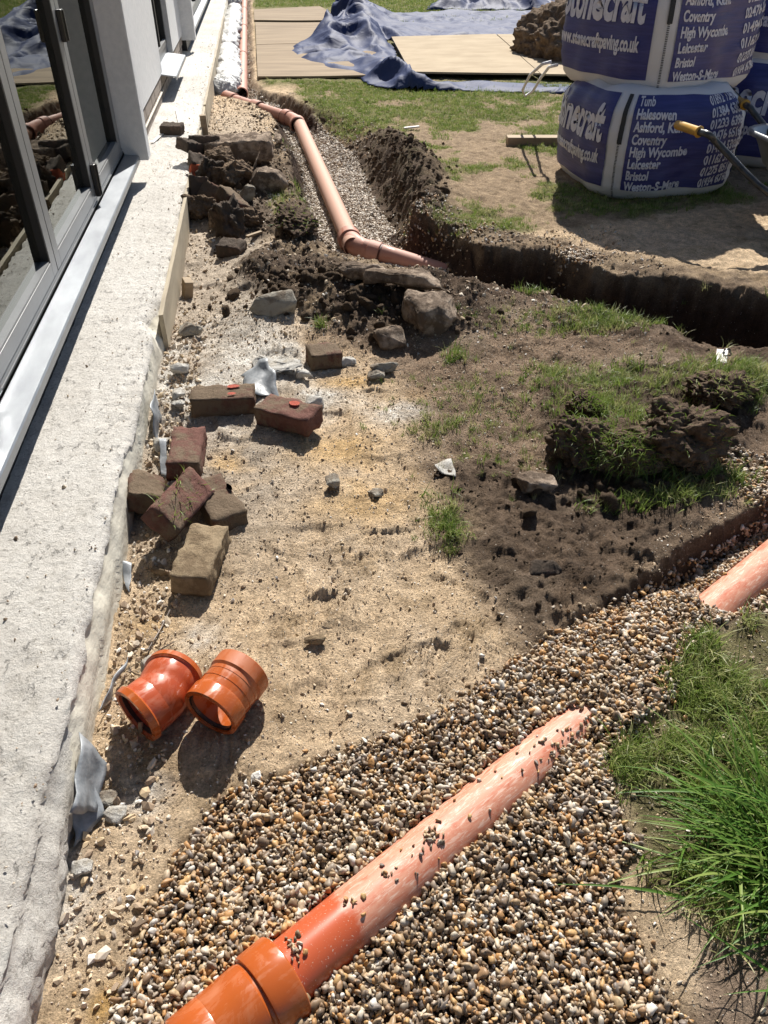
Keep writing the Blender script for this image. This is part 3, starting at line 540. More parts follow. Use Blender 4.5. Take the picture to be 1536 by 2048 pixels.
#@@PART2@@
# ---------------------------------------------------------------- concrete footing ledge
def ledge():
    Ys = np.array(grow(-.6, [(.3, .06, .012), (3.4, .012, .012), (6, .012, .025), (12, .03, .08), (26, .1, .4)]))
    sec = [(-1.10, .15), (-.95, .15), (-.86, .15)] + [(-.86+.0095*i, .15) for i in range(1, 41)]
    ns = len(sec); nf = 16
    edge = -.476+.004*fbm(Ys, Ys*0+1, 2, 4, 5)
    # bites out of the arris
    bite = .05*np.clip(ridged(Ys, Ys*0+2.2, 1.6, 5, 9)-.35, 0, 1)+.035*np.clip(fbm(Ys, Ys*0, 9, 4, 6), 0, 1)
    edge = edge-.045*np.exp(-((Ys-2.95)/.13)**2)-bite*.6
    edge = edge-.022*sst(1.15, .85, Ys)*(0.3+1.2*vn(Ys*9, Ys*0, 7))
    V = np.zeros((len(Ys), ns+nf, 3))
    for j, y in enumerate(Ys):
        for i, (x, z) in enumerate(sec):
            t = (x+.86)/.38; t = max(0, t); xx = x if i < 3 else -.86+(edge[j]+.86)*(i-2)/40.0
            V[j, i] = (xx, y, z)
        e = edge[j]
        for k in range(nf):
            q = (k+1)/nf; zz = .15-q*.22
            V[j, ns+k] = (e+(-.474-e)*sst(0, .35, np.array(q))+.0*q, y, zz)
    X, Y = V[..., 0], V[..., 1]
    top = np.zeros(X.shape); top[:, :ns] = 1
    dE = np.clip((X-edge[:, None]+.0)*-1, 0, 1)
    rough = .0045*fbm(X, Y, 34, 5, 50, .7)+.004*fbm(X, Y, 5, 4, 51)-.016*np.clip(ridged(X*1.0, Y*.6, 22, 4, 52)-.5, 0, 1)*(.3+sst(-.66, -.5, X)+sst(1.6, .9, Y))
    rough = rough-.010*np.exp(-(dE/.03)**2)*vn(X*25, Y*25, 53)-.02*np.exp(-(dE/.012)**2)*sst(.3, .8, vn(Y*13, Y*0, 54))
    crack = np.exp(-((Y-2.93-.10*(X+.6)-.02*fbm(X, Y, 9, 3, 55))/.035)**2)
    rough = rough+crack*(.008*fbm(X, Y, 40, 4, 56)-.004)
    rough = rough-.016*sst(1.1, .6, Y)*sst(.06, 0, dE)*(.2+.8*vn(X*24, Y*24, 57))+.007*sst(1.5, .7, Y)*fbm(X, Y, 34, 5, 58, .7)
    rough = rough+.012*np.exp(-((X+.62)/.16)**2)*np.exp(-((Y-5.9)/.5)**2)*vn(X*30, Y*30, 59)
    V[..., 2] += rough*top
    for k in range(nf): V[:, ns+k, 2] = V[:, ns-1, 2]+(-.07-V[:, ns-1, 2])*(k+1)/nf
    face = 1-top; Z = V[..., 2]
    fx = .006*np.abs(fbm(Y, Z*3, 3.2, 2, 60))-.006*np.abs(np.mod(Y*3.3-Z*4.5+.3*fbm(Y, Z, 2, 2, 64), 1)-.0)*sst(3, 2.6, Y)-.004*sst(.52, .5, np.abs(np.mod(Y*2.9+Z*2.5, 1)-.5))*sst(3, 2, Y)+.0012*fbm(Y, Z, 40, 4, 61)
    fx = fx+.016*sst(1.05, .8, Y)*fbm(Y, Z*1.5, 20, 5, 62, .72)
    V[..., 0] += fx*face
    n_, m_ = X.shape; I = (np.arange(n_-1)[:, None]*m_+np.arange(m_-1)[None]).ravel()
    F = np.stack([I, I+1, I+m_+1, I+m_], 1)
    me_ = bpy.data.meshes.new('ledge'); me_.vertices.add(n_*m_); me_.vertices.foreach_set('co', V.astype(np.float32).ravel())
    me_.loops.add(F.size); me_.loops.foreach_set('vertex_index', F.astype(np.int32).ravel()); me_.polygons.add(len(F)); me_.polygons.foreach_set('loop_start', np.arange(0, F.size, 4, dtype=np.int32))
    me_.materials.append(M['concrete']); me_.materials.append(M['formed'])
    mi = ((np.tile(np.arange(m_-1) >= ns, n_-1)) & (np.repeat(Ys[:-1], m_-1) > .98+.05*np.tile(np.sin(np.arange(m_-1)*.9), n_-1))).astype(np.int32); me_.polygons.foreach_set('material_index', mi); me_.polygons.foreach_set('use_smooth', np.ones(len(F), bool)); me_.update(calc_edges=True)
    obj('footing_ledge', me_, kind='structure')
ledge()

# ---------------------------------------------------------------- house
house = empty('house', (0, 0, 0), label='white rendered house wall with grey glazed doors standing on the concrete ledge', cat='house')
H = 2.75
def part(name, me_, mat, parent=house, **k): return obj(name, me_, mat, parent, **k)
def bx(name, x0, x1, y0, y1, z0, z1, mat, parent=house, bev=.0, **k): return part(name, box(x0, x1, y0, y1, z0, z1, bev), mat, parent, **k)
bx('wall', -1.12, -.675, 4.90, 5.02, .268, H, M['render'], bev=.006)
bx('wall', -1.02, -.815, 5.02, 7.62, .322, H, M['render'], bev=.004)
bx('wall', -1.02, -.815, 8.86, 10.24, .322, H, M['render'], bev=.004)
bx('wall', -1.12, -.675, 10.24, 10.40, .268, H, M['render'], bev=.006)
bx('wall', -1.02, -.815, 7.62, 8.86, 2.2, H, M['render'])
bx('wall', -1.12, -.70, -1.2, 4.90, 2.22, H, M['render'])
bx('wall', -1.12, -.70, 10.40, 22, 2.22, H, M['render'])
bx('roof', -6, -.55, -1.3, 22, H, H+.15, M['render'])
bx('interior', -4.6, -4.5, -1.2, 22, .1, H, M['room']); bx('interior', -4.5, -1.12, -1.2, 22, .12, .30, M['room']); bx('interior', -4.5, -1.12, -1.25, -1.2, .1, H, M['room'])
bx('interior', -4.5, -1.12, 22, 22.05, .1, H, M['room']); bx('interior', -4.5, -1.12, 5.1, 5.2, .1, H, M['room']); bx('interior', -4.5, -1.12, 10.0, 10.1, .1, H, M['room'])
# plinth: brick courses behind the render, thin pale trim
pl = bx('plinth', -1.02, -.838, 5.02, 10.24, .10, .322, M['mortar'])
bb = None
for row, z0 in enumerate((.152, .236)):
    for k in range(24):
        y0 = 5.03+k*.219+(.11 if row else 0)
        if y0 > 10.0: continue
        if bb is None:
            bb = box(0, .022, 0, .209, 0, .074 if row == 0 else .074, .003); bm_ = bpy.data.meshes.new('brick'); bb.to_mesh(bm_); bb.free(); bm_.materials.append(M['plinth'])
        link(bpy.data.objects.new('brick', bm_), pl).location = (-.845+.001*((k*7) % 3), y0, z0)
bx('trim_strip', -.85, -.812, 5.02, 7.50, .212, .2195, M['trim'])
bx('wall_base', -1.0, -.792, -1.2, 4.90, .10, .285, M['seal_and_shade']); bx('wall_base', -1.0, -.792, 10.40, 22, .10, .285, M['seal_and_shade'])
def sill(y0, y1, xi=-.806, xo=-.724, zi=.306, zo=.296, nm='door_sill', ends=True):
    b = bmesh.new(); t = .003
    prof = [(xi, zi+.012), (xi, zi), (xo-.004, zo), (xo, zo-.005), (xo, zo-.030), (xo-.008, zo-.030), (xo-.008, zo-.008), (xi, zi-.012)]
    r0 = [b.verts.new((x, y0, z)) for x, z in prof]; r1 = [b.verts.new((x, y1, z)) for x, z in prof]
    for i in range(len(prof)): b.faces.new((r0[i], r1[i], r1[(i+1) % 8], r0[(i+1) % 8]))
    b.faces.new(r0); b.faces.new(r1[::-1]); bmesh.ops.recalc_face_normals(b, faces=b.faces)
    return part(nm, b, M['sill'])
sill(-1.2, 4.896); sill(10.404, 22)
sill(7.50, 8.74, -.90, -.69, .345, .315, 'window_sill')
def patio(y0, y1, joints, zb=.309, ztop=2.2):
    fr = bx('door_frame', -.93, -.812, y0, y1, zb-.02, .338, M['frame'], bev=.002)
    bx('jamb', -.93, -.816, y1-.055, y1-.002, .338, ztop, M['frame'], fr, .002)
    bx('frame_head', -.93, -.816, y0, y1-.06, ztop-.06, ztop, M['frame'], fr, .002)
    bx('threshold_lip', -.8118, -.8085, y0, y1-.002, .312, .323, M['frame'], fr)
    ends = [y0]+joints+[y1-.058]
    for a, c in zip(ends[:-1], ends[1:]):
        a += .0035; c -= .0035; S = .068; zr = .395; z0 = .341; zt = ztop-.065
        lf = empty('door_leaf'); lf.parent = house
        X0, X1 = -.875, -.810
        bx('bottom_rail', X0, X1, a+S, c-S, z0, zr, M['frame'], lf, .0015); bx('top_rail', X0, X1, a+S, c-S, zt-.07, zt, M['frame'], lf, .0015)
        bx('stile', X0, X1, a, a+S, z0, zt, M['frame'], lf, .0015); bx('stile', X0, X1, c-S, c, z0, zt, M['frame'], lf, .0015)
        g = .008
        b = box(-.843, -.8385, a+S+g, c-S-g, zr+g, zt-.07-g); part('pane', b, M['glass'], lf)
        # black strips over the stile returns, painting in the shade that falls there
        b = bmesh.new(); bm_box(b, -.847, -.812, a+S, a+S+g, zr, zt-.07); bm_box(b, -.847, -.812, c-S-g, c-S, zr, zt-.07); bm_box(b, -.847, -.8385, a+S+g, c-S-g, zt-.07-g, zt-.07)
        part('seal_and_shade', b, M['seal_and_shade'], lf)
        bx('glazing_bead', -.8475, -.8125, a+S+g, c-S-g, zr-.0005, zr+g, M['frame'], lf)
        bx('joint_shadow_gap', -.87, -.822, c+.0002, c+.0068, z0, zt, M['seal_and_shade'], lf)
patio(-.90, 4.895, [.08, 1.045, 2.01, 2.975, 3.935])
patio(10.405, 20, [11.4, 12.4, 13.4, 14.4, 15.4, 16.4, 17.4, 18.4])
for z0, z1 in ((.345, .487), (.968, 1.085), (1.85, 1.97)):
    hn = bx('door_hinge', -.8095, -.786, 3.912, 3.958, z0, z1, M['black'], bev=.004); bx('hinge_pin', -.786, -.780, 3.929, 3.941, z0+.004, z1-.004, M['black'], hn)
for z0, z1 in ((.345, .487), (.968, 1.085)): bx('door_hinge', -.8095, -.786, 2.00-.010, 2.00+.036, z0, z1, M['black'], bev=.004)
# small window between the piers
wf = bx('window_frame', -.95, -.865, 7.625, 8.855, .326, .40, M['frame'], bev=.002)
bx('stile', -.95, -.862, 7.625, 7.695, .40, 2.19, M['seal_and_shade'], wf, .002); bx('stile', -.95, -.862, 8.785, 8.855, .40, 2.19, M['seal_and_shade'], wf, .002)
bx('stile', -.95, -.862, 8.22, 8.28, .40, 2.19, M['seal_and_shade'], wf, .002)
bx('pane', -.905, -.90, 7.695, 8.22, .40, 2.19, M['glass'], wf); bx('pane', -.905, -.90, 8.28, 8.785, .40, 2.19, M['glass'], wf)
bx('sash_rail', -.89, -.858, 7.695, 8.785, .40, .445, M['frame'], wf, .002)

# ---------------------------------------------------------------- formwork boards, peg
def board(y0, y1, x=-.4715, zt=.165, lab='', rot=0, wav=.0):
    n = max(6, int((y1-y0)/.08)); b = bmesh.new(); rows = []
    for i in range(n+1):
        t = i/n; y = y0+(y1-y0)*t; dz = .006*mn.noise(Vector((y*6, 1, 0))); dx = wav*math.sin(t*3)
        rows.append([b.verts.new(p) for p in ((x+dx, y, -.05), (x+.018+dx, y, -.05), (x+.018+dx, y, zt+dz), (x+dx, y, zt+dz-.002))])
    for i in range(n):
        for k in range(4): b.faces.new((rows[i][k], rows[i][(k+1) % 4], rows[i+1][(k+1) % 4], rows[i+1][k]))
    b.faces.new(rows[0][::-1]); b.faces.new(rows[-1]); bmesh.ops.recalc_face_normals(b, faces=b.faces)
    return obj('formwork_board', b, M['formboard'], label=lab, cat='board', group='plywood boards along the ledge')
board(2.93, 5.02, lab='long pale plywood formwork board standing against the ledge beside the rubble pile')
board(5.05, 7.0, zt=.172, x=-.472, lab='formwork board behind the rubble pile with a square peg beside it', wav=.01)
board(7.05, 9.6, zt=.175, x=-.47, lab='far formwork board on edge next to the crumpled white sheeting')
board(9.7, 14.0, zt=.165, x=-.47, lab='most distant formwork board along the ledge at the top of the photo')
p = at(433, 272, 0); obj('timber_peg', box(-.022, .022, -.022, .022, -.15, .25, .003), M['timber'], loc=(-.428, 6.25, 0), rot=(.03, -.02, .1), label='square timber peg standing against the outside of the formwork board', cat='timber peg')
p = on(398, 585); b = box(-.02, .02, -.03, .03, -.1, .075, .004); obj('timber_peg', b, M['timber'], loc=(-.42, p.y-.02, 0), rot=(.12, .15, .3), label='short broken brown timber stub in the rubble beside the pale formwork board', cat='timber peg')

# ---------------------------------------------------------------- bricks and rubble
def roughbox(L, W, Hh, seed, amp=.0055, div=(14, 8, 5), chip=.012):
    b = bmesh.new(); V = {}; r = random.Random(seed)
    nx_, ny_, nz_ = div
    def vert(i, j, k):
        if (i, j, k) not in V:
            p = Vector((i/nx_-.5, j/ny_-.5, k/nz_-.5)); q = Vector((p.x*L, p.y*W, p.z*Hh))
            ex = sorted([abs(abs(p.x)-.5)*L, abs(abs(p.y)-.5)*W, abs(abs(p.z)-.5)*Hh])
            s_ = Vector((seed*1.7, seed*.3, 0)); d = mn.noise(q*22+s_)*amp*1.2+mn.noise(q*60+s_)*amp
            c_ = max(0, 1-ex[1]/.009)*(.0010+chip*max(0, mn.noise(q*26+s_*2)-.12))     # worn arrises
            n_ = Vector((0 if abs(abs(p.x)-.5) > 1e-6 else math.copysign(1, p.x), 0 if abs(abs(p.y)-.5) > 1e-6 else math.copysign(1, p.y), 0 if abs(abs(p.z)-.5) > 1e-6 else math.copysign(1, p.z)))
            if n_.length: n_.normalize()
            V[i, j, k] = b.verts.new(q+n_*(d-c_))
        return V[i, j, k]
    for i in range(nx_):
        for j in range(ny_):
            for k in (0, nz_): b.faces.new([vert(i, j, k), vert(i+1, j, k), vert(i+1, j+1, k), vert(i, j+1, k)])
    for i in range(nx_):
        for k in range(nz_):
            for j in (0, ny_): b.faces.new([vert(i, j, k), vert(i+1, j, k), vert(i+1, j, k+1), vert(i, j, k+1)])
    for j in range(ny_):
        for k in range(nz_):
            for i in (0, nx_): b.faces.new([vert(i, j, k), vert(i, j+1, k), vert(i, j+1, k+1), vert(i, j, k+1)])
    bmesh.ops.recalc_face_normals(b, faces=b.faces); return b
def brick(loc, rot, mat, seed, label, L=.215, W=.1025, Hh=.066, name='brick', cat='brick', group=None, **k):
    return obj(name, roughbox(L, W, Hh, seed, **k), M[mat], loc=loc, rot=rot, smooth=True, label=label, cat=cat, group=group)
R = math.radians
def bat(px, py, dz): return tuple(on(px, py, dz)-Vector((0, 0, 0)))
def bc(px, py, h):   # centre of something whose middle (at height h over the ground) is seen at px,py
    z = h
    for _ in range(4): p = at(px, py, z); z = gh(p.x, p.y)+h
    return tuple(at(px, py, z))
G1 = 'old bricks beside the ledge'
brick(bc(402, 1118, .032), (0, 0, R(76)), 'brick_tan', 3, 'tan dusty brick lying flat, nearest to the two orange fittings', group=G1, div=(22, 12, 6))
brick(bc(437, 1010, .033), (0, 0, R(112)), 'brick_dark', 4, 'muddy dark brick lying flat behind the tan dusty brick', group=G1)
brick(bc(358, 1008, .082), (R(42), R(4), R(66)), 'brick_red', 5, 'plum red brick propped on its edge with grass stuck to it', group=G1)
brick(bc(290, 985, .055), (R(20), R(8), R(96)), 'brick_dark', 6, 'rough dark brick jammed between the ledge and the tilted red brick', group=G1, L=.15, amp=.008, chip=.03)
brick(bc(374, 905, .034), (R(2), 0, R(87)), 'brick_red', 7, 'reddish brown brick lying flat just behind the tilted brick', group=G1)
brick(bc(447, 800, .034), (0, R(1), R(-3)), 'brick_dark', 8, 'dark brick set crosswise with two orange paint marks by the grey membrane', group=G1)
brick(bc(578, 830, .038), (R(3), R(-4), R(-38)), 'brick_red', 9, 'brick turned diagonally with an orange mark and a hollow frog on top', group=G1)
M['paint'] = basic('orange_paint', (.62, .10, .045), (.50, .09, .05), 60, .7)
def paint_mark(par, x, y, rx, ry, z=.0375):
    b = bmesh.new(); n_ = 14; vs = [b.verts.new((x+rx*math.cos(6.283*k/n_)*(1+.35*mn.noise(Vector((k, x*50, 0)))), y+ry*math.sin(6.283*k/n_)*(1+.35*mn.noise(Vector((k, 5, y*50)))), z)) for k in range(n_)]
    b.faces.new(vs); bmesh.ops.solidify(b, geom=b.faces[:], thickness=.004); obj('paint_mark', b, M['paint'], par)
BR = {o['label'].split(' ', 2)[1]+str(i): o for i, o in enumerate(bpy.data.objects) if o.get('category') == 'brick'}
def byl(t): return [o for o in bpy.data.objects if o.get('label', '').startswith(t)][0]
paint_mark(byl('dark brick set crosswise'), .035, .030, .022, .012); paint_mark(byl('dark brick set crosswise'), .033, -.022, .015, .009)
paint_mark(byl('brick turned diagonally'), .015, .022, .020, .014); paint_mark(byl('muddy dark brick lying'), .02, -.046, .02, .006)
brick(bc(648, 713, .03), (0, R(3), R(10)), 'brick_dark', 10, 'half brick with pale mortar crumbs at its right beside the slab edge', group=G1, L=.12, div=(9, 8, 5))
brick(bc(352, 308, .03), (R(4), 0, R(-14)), 'brick_soil', 11, 'small brick with a red broken end lying on top of the ledge', L=.15, group=G1).location.z = .185
# blunt orange paint marks sit on the two marked bricks
def rock(loc, size, seed, mat, label, rot=(0, 0, 0), name='stone', cat='stone', group=None, n=16, sub=2, rough=.05):
    r = random.Random(seed); b = bmesh.new()
    for _ in range(n):
        v_ = Vector((r.uniform(-1, 1), r.uniform(-1, 1), r.uniform(-1, 1))); v_ = v_.normalized()*r.uniform(.8, 1); v_ = Vector([max(-.72, min(.72, c)) for c in v_]); b.verts.new((v_.x*size[0]*.7, v_.y*size[1]*.7, v_.z*size[2]*.7))
    bmesh.ops.convex_hull(b, input=b.verts); bmesh.ops.delete(b, geom=[v for v in b.verts if not v.link_faces], context='VERTS')
    bmesh.ops.bevel(b, geom=list(b.edges), offset=min(size)*.05, segments=1, affect='EDGES')
    bmesh.ops.triangulate(b, faces=b.faces)
    bmesh.ops.subdivide_edges(b, edges=b.edges, cuts=sub+1, use_grid_fill=True); m_ = max(size)
    b.normal_update()
    for v_ in b.verts:
        q = v_.co/m_; v_.co += v_.normal*m_*rough*(mn.noise(q*3+Vector((seed, 0, 0)))+.6*mn.noise(q*9+Vector((0, seed, 0)))+.3*mn.noise(q*22))
    return obj(name, b, M[mat], loc=loc, rot=rot, smooth=True, label=label, cat=cat, group=group)
G2 = 'rubble heaped beside the formwork board'
def rb(px, py, h, size, seed, mat, label, rot=(0, 0, 0), **k): return rock(bc(px, py, h), size, seed, mat, label, rot, group=k.pop('group', G2), **k)
brick(bc(478, 296, .12), (R(3), R(-2), R(-2)), 'stone_dirty', 21, 'long dirty concrete block across the back of the rubble pile', L=.42, W=.20, Hh=.13, name='concrete_block', cat='concrete block', group=G2, amp=.012, chip=.04, div=(30, 14, 10))
brick(bc(410, 298, .17), (R(78), R(4), R(6)), 'brick_soil', 22, 'soil covered brick standing upright on the ledge corner of the pile', L=.19, W=.15, group=G2, amp=.008, chip=.03)
brick(bc(380, 292, .20), (R(10), R(15), R(50)), 'brick_soil', 23, 'dark brick overhanging the ledge left of the upright brick', L=.15, group=G2, amp=.008)
brick(bc(401, 328, .13), (R(30), R(20), R(20)), 'brick_soil', 24, 'soil coated half brick below the upright brick', L=.14, group=G2, amp=.01, chip=.03)
brick(bc(398, 350, .09), (R(60), R(10), R(10)), 'brick_bright', 25, 'bright red broken brick face against the ledge', L=.11, W=.10, group=G2, div=(8, 8, 5))
def lump(px, py, h, size, seed, mat, label, group=G2, k=.42):
    b = bmesh.new(); bmesh.ops.create_icosphere(b, subdivisions=5, radius=.5)
    for v_ in b.verts:
        q = v_.co.copy(); s_ = Vector((seed*1.9, seed*.7, 0)); q2 = Vector([max(-.36, min(.36, c)) for c in q]); f_ = mn.fractal(q*3.4+s_, .9, 2.1, 6); g_ = abs(mn.noise(q*9+s_))
        v_.co = Vector((q2.x*size[0], q2.y*size[1], q2.z*size[2]))*1.25*(1+k*f_-.22*g_)
    return obj('soil_lump', b, M[mat], loc=bc(px, py, h), rot=(seed % 3*.2, seed % 5*.15, seed % 7*.4), smooth=True, label=label, cat='soil lump', group=group)
lump(420, 345, .10, (.14, .13, .14), 26, 'brick_soil', 'brown earthy lump right of the bright red brick')
lump(447, 352, .09, (.20, .16, .13), 27, 'soil', 'clotted soil lump in the middle of the rubble pile')
lump(490, 348, .06, (.24, .13, .11), 28, 'soil', 'wide dark soil lump under the long concrete block')
rb(535, 362, .06, (.22, .15, .14), 29, 'stone_dirty', 'angular dirty stone at the right end of the rubble pile', rot=(.3, .2, .2), n=24, rough=.07)
brick(bc(396, 380, .10), (R(75), R(12), R(12)), 'brick_soil', 30, 'grey brown brick end leaning on the formwork board', L=.10, W=.14, group=G2, amp=.007, chip=.02)
brick(bc(423, 388, .09), (R(48), R(14), R(-34)), 'brick_dark', 31, 'half brick showing a dark red face in the pile', L=.13, group=G2, amp=.006, chip=.02)
brick(bc(466, 402, .08), (R(-25), R(22), R(-52)), 'brick_dark', 32, 'tilted reddish brick pointing towards the camera in the pile', L=.18, group=G2, amp=.006)
lump(455, 440, .09, (.18, .13, .20), 33, 'brick_soil', 'dark upright lump at the front of the pile')
rb(428, 440, .05, (.07, .07, .09), 34, 'stone_dirty', 'small pinkish brown stone left of the front lump')
lump(500, 438, .04, (.13, .10, .09), 35, 'soil', 'small soil lump right of the front lump')
rb(497, 388, .05, (.10, .05, .11), 36, 'stone', 'grey stone sliver between the tilted brick and the end stone', rot=(.5, .3, .6))
lump(400, 415, .05, (.13, .16, .12), 39, 'soil', 'black soil lump in the shade of the formwork board')
lump(515, 315, .05, (.16, .12, .10), 40, 'soil', 'soil lump at the right foot of the long concrete block')
lump(440, 318, .12, (.16, .12, .10), 70, 'soil', 'soil lump against the front of the long concrete block')
brick(bc(464, 497, .03), (R(8), R(5), R(-22)), 'brick_soil', 37, 'lone muddy brick fragment in front of the rubble pile', L=.13, group=G2, amp=.008, chip=.02)
rb(555, 275, .05, (.05, .3, .05), 38, 'stone_dirty', 'low stone ridge along the trench side', group='stones by the trench')
G3 = 'loose stones and concrete lumps'
rb(545, 606, .045, (.22, .11, .11), 41, 'stone', 'flat sided grey concrete lump at the left of the soil heap', rot=(.3, 0, .1), group=G3, rough=.02, n=12)
rb(857, 622, .04, (.21, .22, .14), 42, 'stone_dirty', 'big pink topped boulder on the right of the soil heap', rot=(.35, .2, .5), group=G3, n=26, rough=.07)
rb(815, 560, .05, (.36, .14, .08), 43, 'stone_dirty', 'long flat concrete lump behind the pink topped boulder', rot=(0, .05, -.2), group=G3)
rb(725, 540, .05, (.26, .11, .07), 44, 'stone_dirty', 'flat concrete slab piece on the heap below the pipe elbow', rot=(.1, 0, -.15), group=G3)
rb(780, 675, .04, (.13, .11, .09), 45, 'stone_dirty', 'rounded muddy stone on the near slope of the soil heap', group=G3)
rb(768, 730, .03, (.11, .07, .045), 46, 'stone', 'pale angular stone on the dirt below the soil heap', group=G3, rot=(.1, 0, .2))
rb(752, 750, .015, (.07, .04, .03), 47, 'stone', 'small pale stone just under the larger pale angular stone', group=G3)
rb(605, 745, .02, (.06, .05, .04), 48, 'stone_pale', 'small whitish stone left of the half brick', group=G3)
rb(690, 722, .015, (.08, .05, .03), 49, 'stone_pale', 'white mortar crumb right of the half brick', group=G3)
rb(664, 962, .02, (.045, .05, .035), 50, 'stone', 'grey pebble alone on the yellow sand', group=G3)
rb(752, 988, .008, (.05, .045, .02), 51, 'stone', 'flat grey stone set level in the yellow sand', group=G3)
rb(628, 805, .02, (.07, .06, .05), 52, 'stone_pale', 'pale mortar lump right of the diagonal brick', group=G3)
rb(360, 735, .02, (.07, .06, .04), 53, 'stone_pale', 'grey mortar lump beside the foot of the long board', group=G3)
rb(380, 658, .03, (.10, .06, .05), 54, 'stone', 'grey stone against the outside of the formwork board', group=G3)
rb(358, 790, .02, (.05, .06, .04), 55, 'stone_pale', 'white stone left of the crosswise brick', group=G3)
rb(356, 806, .02, (.05, .05, .03), 56, 'stone_pale', 'second white stone below the first left of the crosswise brick', group=G3)
rb(323, 888, .02, (.05, .06, .05), 57, 'stone_pale', 'white stone between the ledge and the reddish flat brick', group=G3)
rb(513, 1553, .012, (.022, .02, .022), 58, 'pvcwhite', 'bright white stone at the edge of the shingle', group=G3, rough=.08)
rb(230, 1630, .008, (.045, .04, .016), 59, 'stone_pale', 'flat pale flake of mortar near the ledge', group=G3)
rb(215, 1597, .010, (.04, .04, .02), 60, 'stone', 'flat grey green stone beside the pale flake of mortar', group=G3)
rb(160, 1735, .010, (.045, .03, .016), 61, 'stone_pale', 'triangular pale flake at the foot of the ledge', group=G3)
rb(320, 1142, .012, (.05, .03, .03), 62, 'brick_tan', 'yellow sandstone chip left of the tan brick', group=G3)
rb(1070, 965, .02, (.12, .08, .05), 63, 'stone_dirty', 'half buried pinkish stone in the dark soil', group=G3)
rb(560, 735, .012, (.20, .14, .05), 64, 'stone_pale', 'broken concrete crust along the old slab edge', group=G3, rough=.08)
rb(310, 1335, .03, (.06, .05, .05), 65, 'stone_pale', 'grey cement lump behind the bent orange fitting', group=G3)
rb(1090, 1137, .01, (.09, .05, .04), 66, 'brick_soil', 'soil lump at the top of the bank above the shingle', group=G3)
rb(1396, 1147, .015, (.025, .035, .03), 67, 'stone', 'tan stone at the foot of the dark bank', group=G3)
rb(630, 1280, .01, (.05, .025, .02), 68, 'brick_tan', 'brown stone bedded in the sand above the shingle', group=G3)

# ---------------------------------------------------------------- turf sods
def sod(px, py, h, size, seed, label, rot=(0, 0, 0), group='overturned turf sods'):
    b = bmesh.new(); bmesh.ops.create_icosphere(b, subdivisions=6, radius=.5)
    for v_ in b.verts:
        q = v_.co.copy(); s_ = Vector((seed*2.3, 0, seed)); f_ = mn.fractal(q*3.2+s_, .9, 2.1, 6); g_ = abs(mn.noise(q*8+s_)); k_ = mn.noise(q*17-s_)
        v_.co = Vector((q.x*size[0], q.y*size[1], q.z*size[2]))*(1+.36*f_-.22*g_+.10*k_)
    return obj('turf_sod', b, M['turf'], loc=bc(px, py, h), rot=rot, smooth=True, label=label, cat='turf sod', group=group)
def sod_grass(o, n, h, spreadz=.2, seed=0, mat='grass', nrm=(0, -.3, 1)):
    r = random.Random(seed); V = []; F = []; nm = Vector(nrm).normalized()
    cands = [(v_.co.copy(), v_.normal.copy()) for v_ in o.data.vertices if v_.normal.dot(nm) > .45]
    for _ in range(n):
        p, q = r.choice(cands); d = (q*.6+Vector((r.gauss(0, .5), r.gauss(0, .5)-.25, r.gauss(.25, .3)))).normalized(); L = h*r.uniform(.5, 1.2); sd_ = d.cross(Vector((r.random(), r.random(), .3))).normalized()*.0015
        b0 = len(V); p = p-q*.004
        for k in range(4):
            t = k/3; c_ = p+d*L*t+Vector((0, 0, -1))*L*.45*t*t; V += [c_+sd_*(1-t*.95), c_-sd_*(1-t*.95)]
        for k in range(3): F.append((b0+2*k, b0+2*k+1, b0+2*k+3, b0+2*k+2))
    return obj('grass_blades', mesh('grass_blades', V, F), M[mat], o, kind='stuff')
s1 = sod(1162, 885, .035, (.22, .20, .14), 71, 'left dark turf sod standing on edge with trailing green grass', (.2, .3, .4)); sod_grass(s1, 260, .06, seed=1)
s2 = sod(1250, 905, .05, (.24, .15, .11), 72, 'turf sod tipped forward with bright grass on its lip above the deep shadow', (.4, 0, -.3)); sod_grass(s2, 700, .062, seed=2)
s3 = sod(1362, 872, .055, (.33, .23, .19), 73, 'largest bare earth sod with ragged roots right of the grassy sods', (.1, .1, .2)); sod_grass(s3, 140, .05, seed=3)
s4 = sod(1440, 780, .04, (.24, .18, .12), 74, 'low turf sod with a grassy top behind the largest sod', (0, .1, .3)); sod_grass(s4, 260, .045, seed=4)
s5 = sod(1175, 815, .02, (.12, .14, .09), 75, 'narrow upright turf piece at the back of the sods', (.1, .2, .1)); sod_grass(s5, 220, .055, seed=5)
s6 = sod(590, 440, .05, (.22, .30, .10), 76, 'dark turf edge slumping beside the far pipe', (.1, .1, .1), None); sod_grass(s6, 120, .05, seed=6)
s7 = sod(1385, 925, .03, (.09, .08, .07), 77, 'small earth clod fallen below the largest sod'); 

sod_grass(byl('plum red brick'), 70, .05, seed=11, nrm=(-.2, .5, .6))
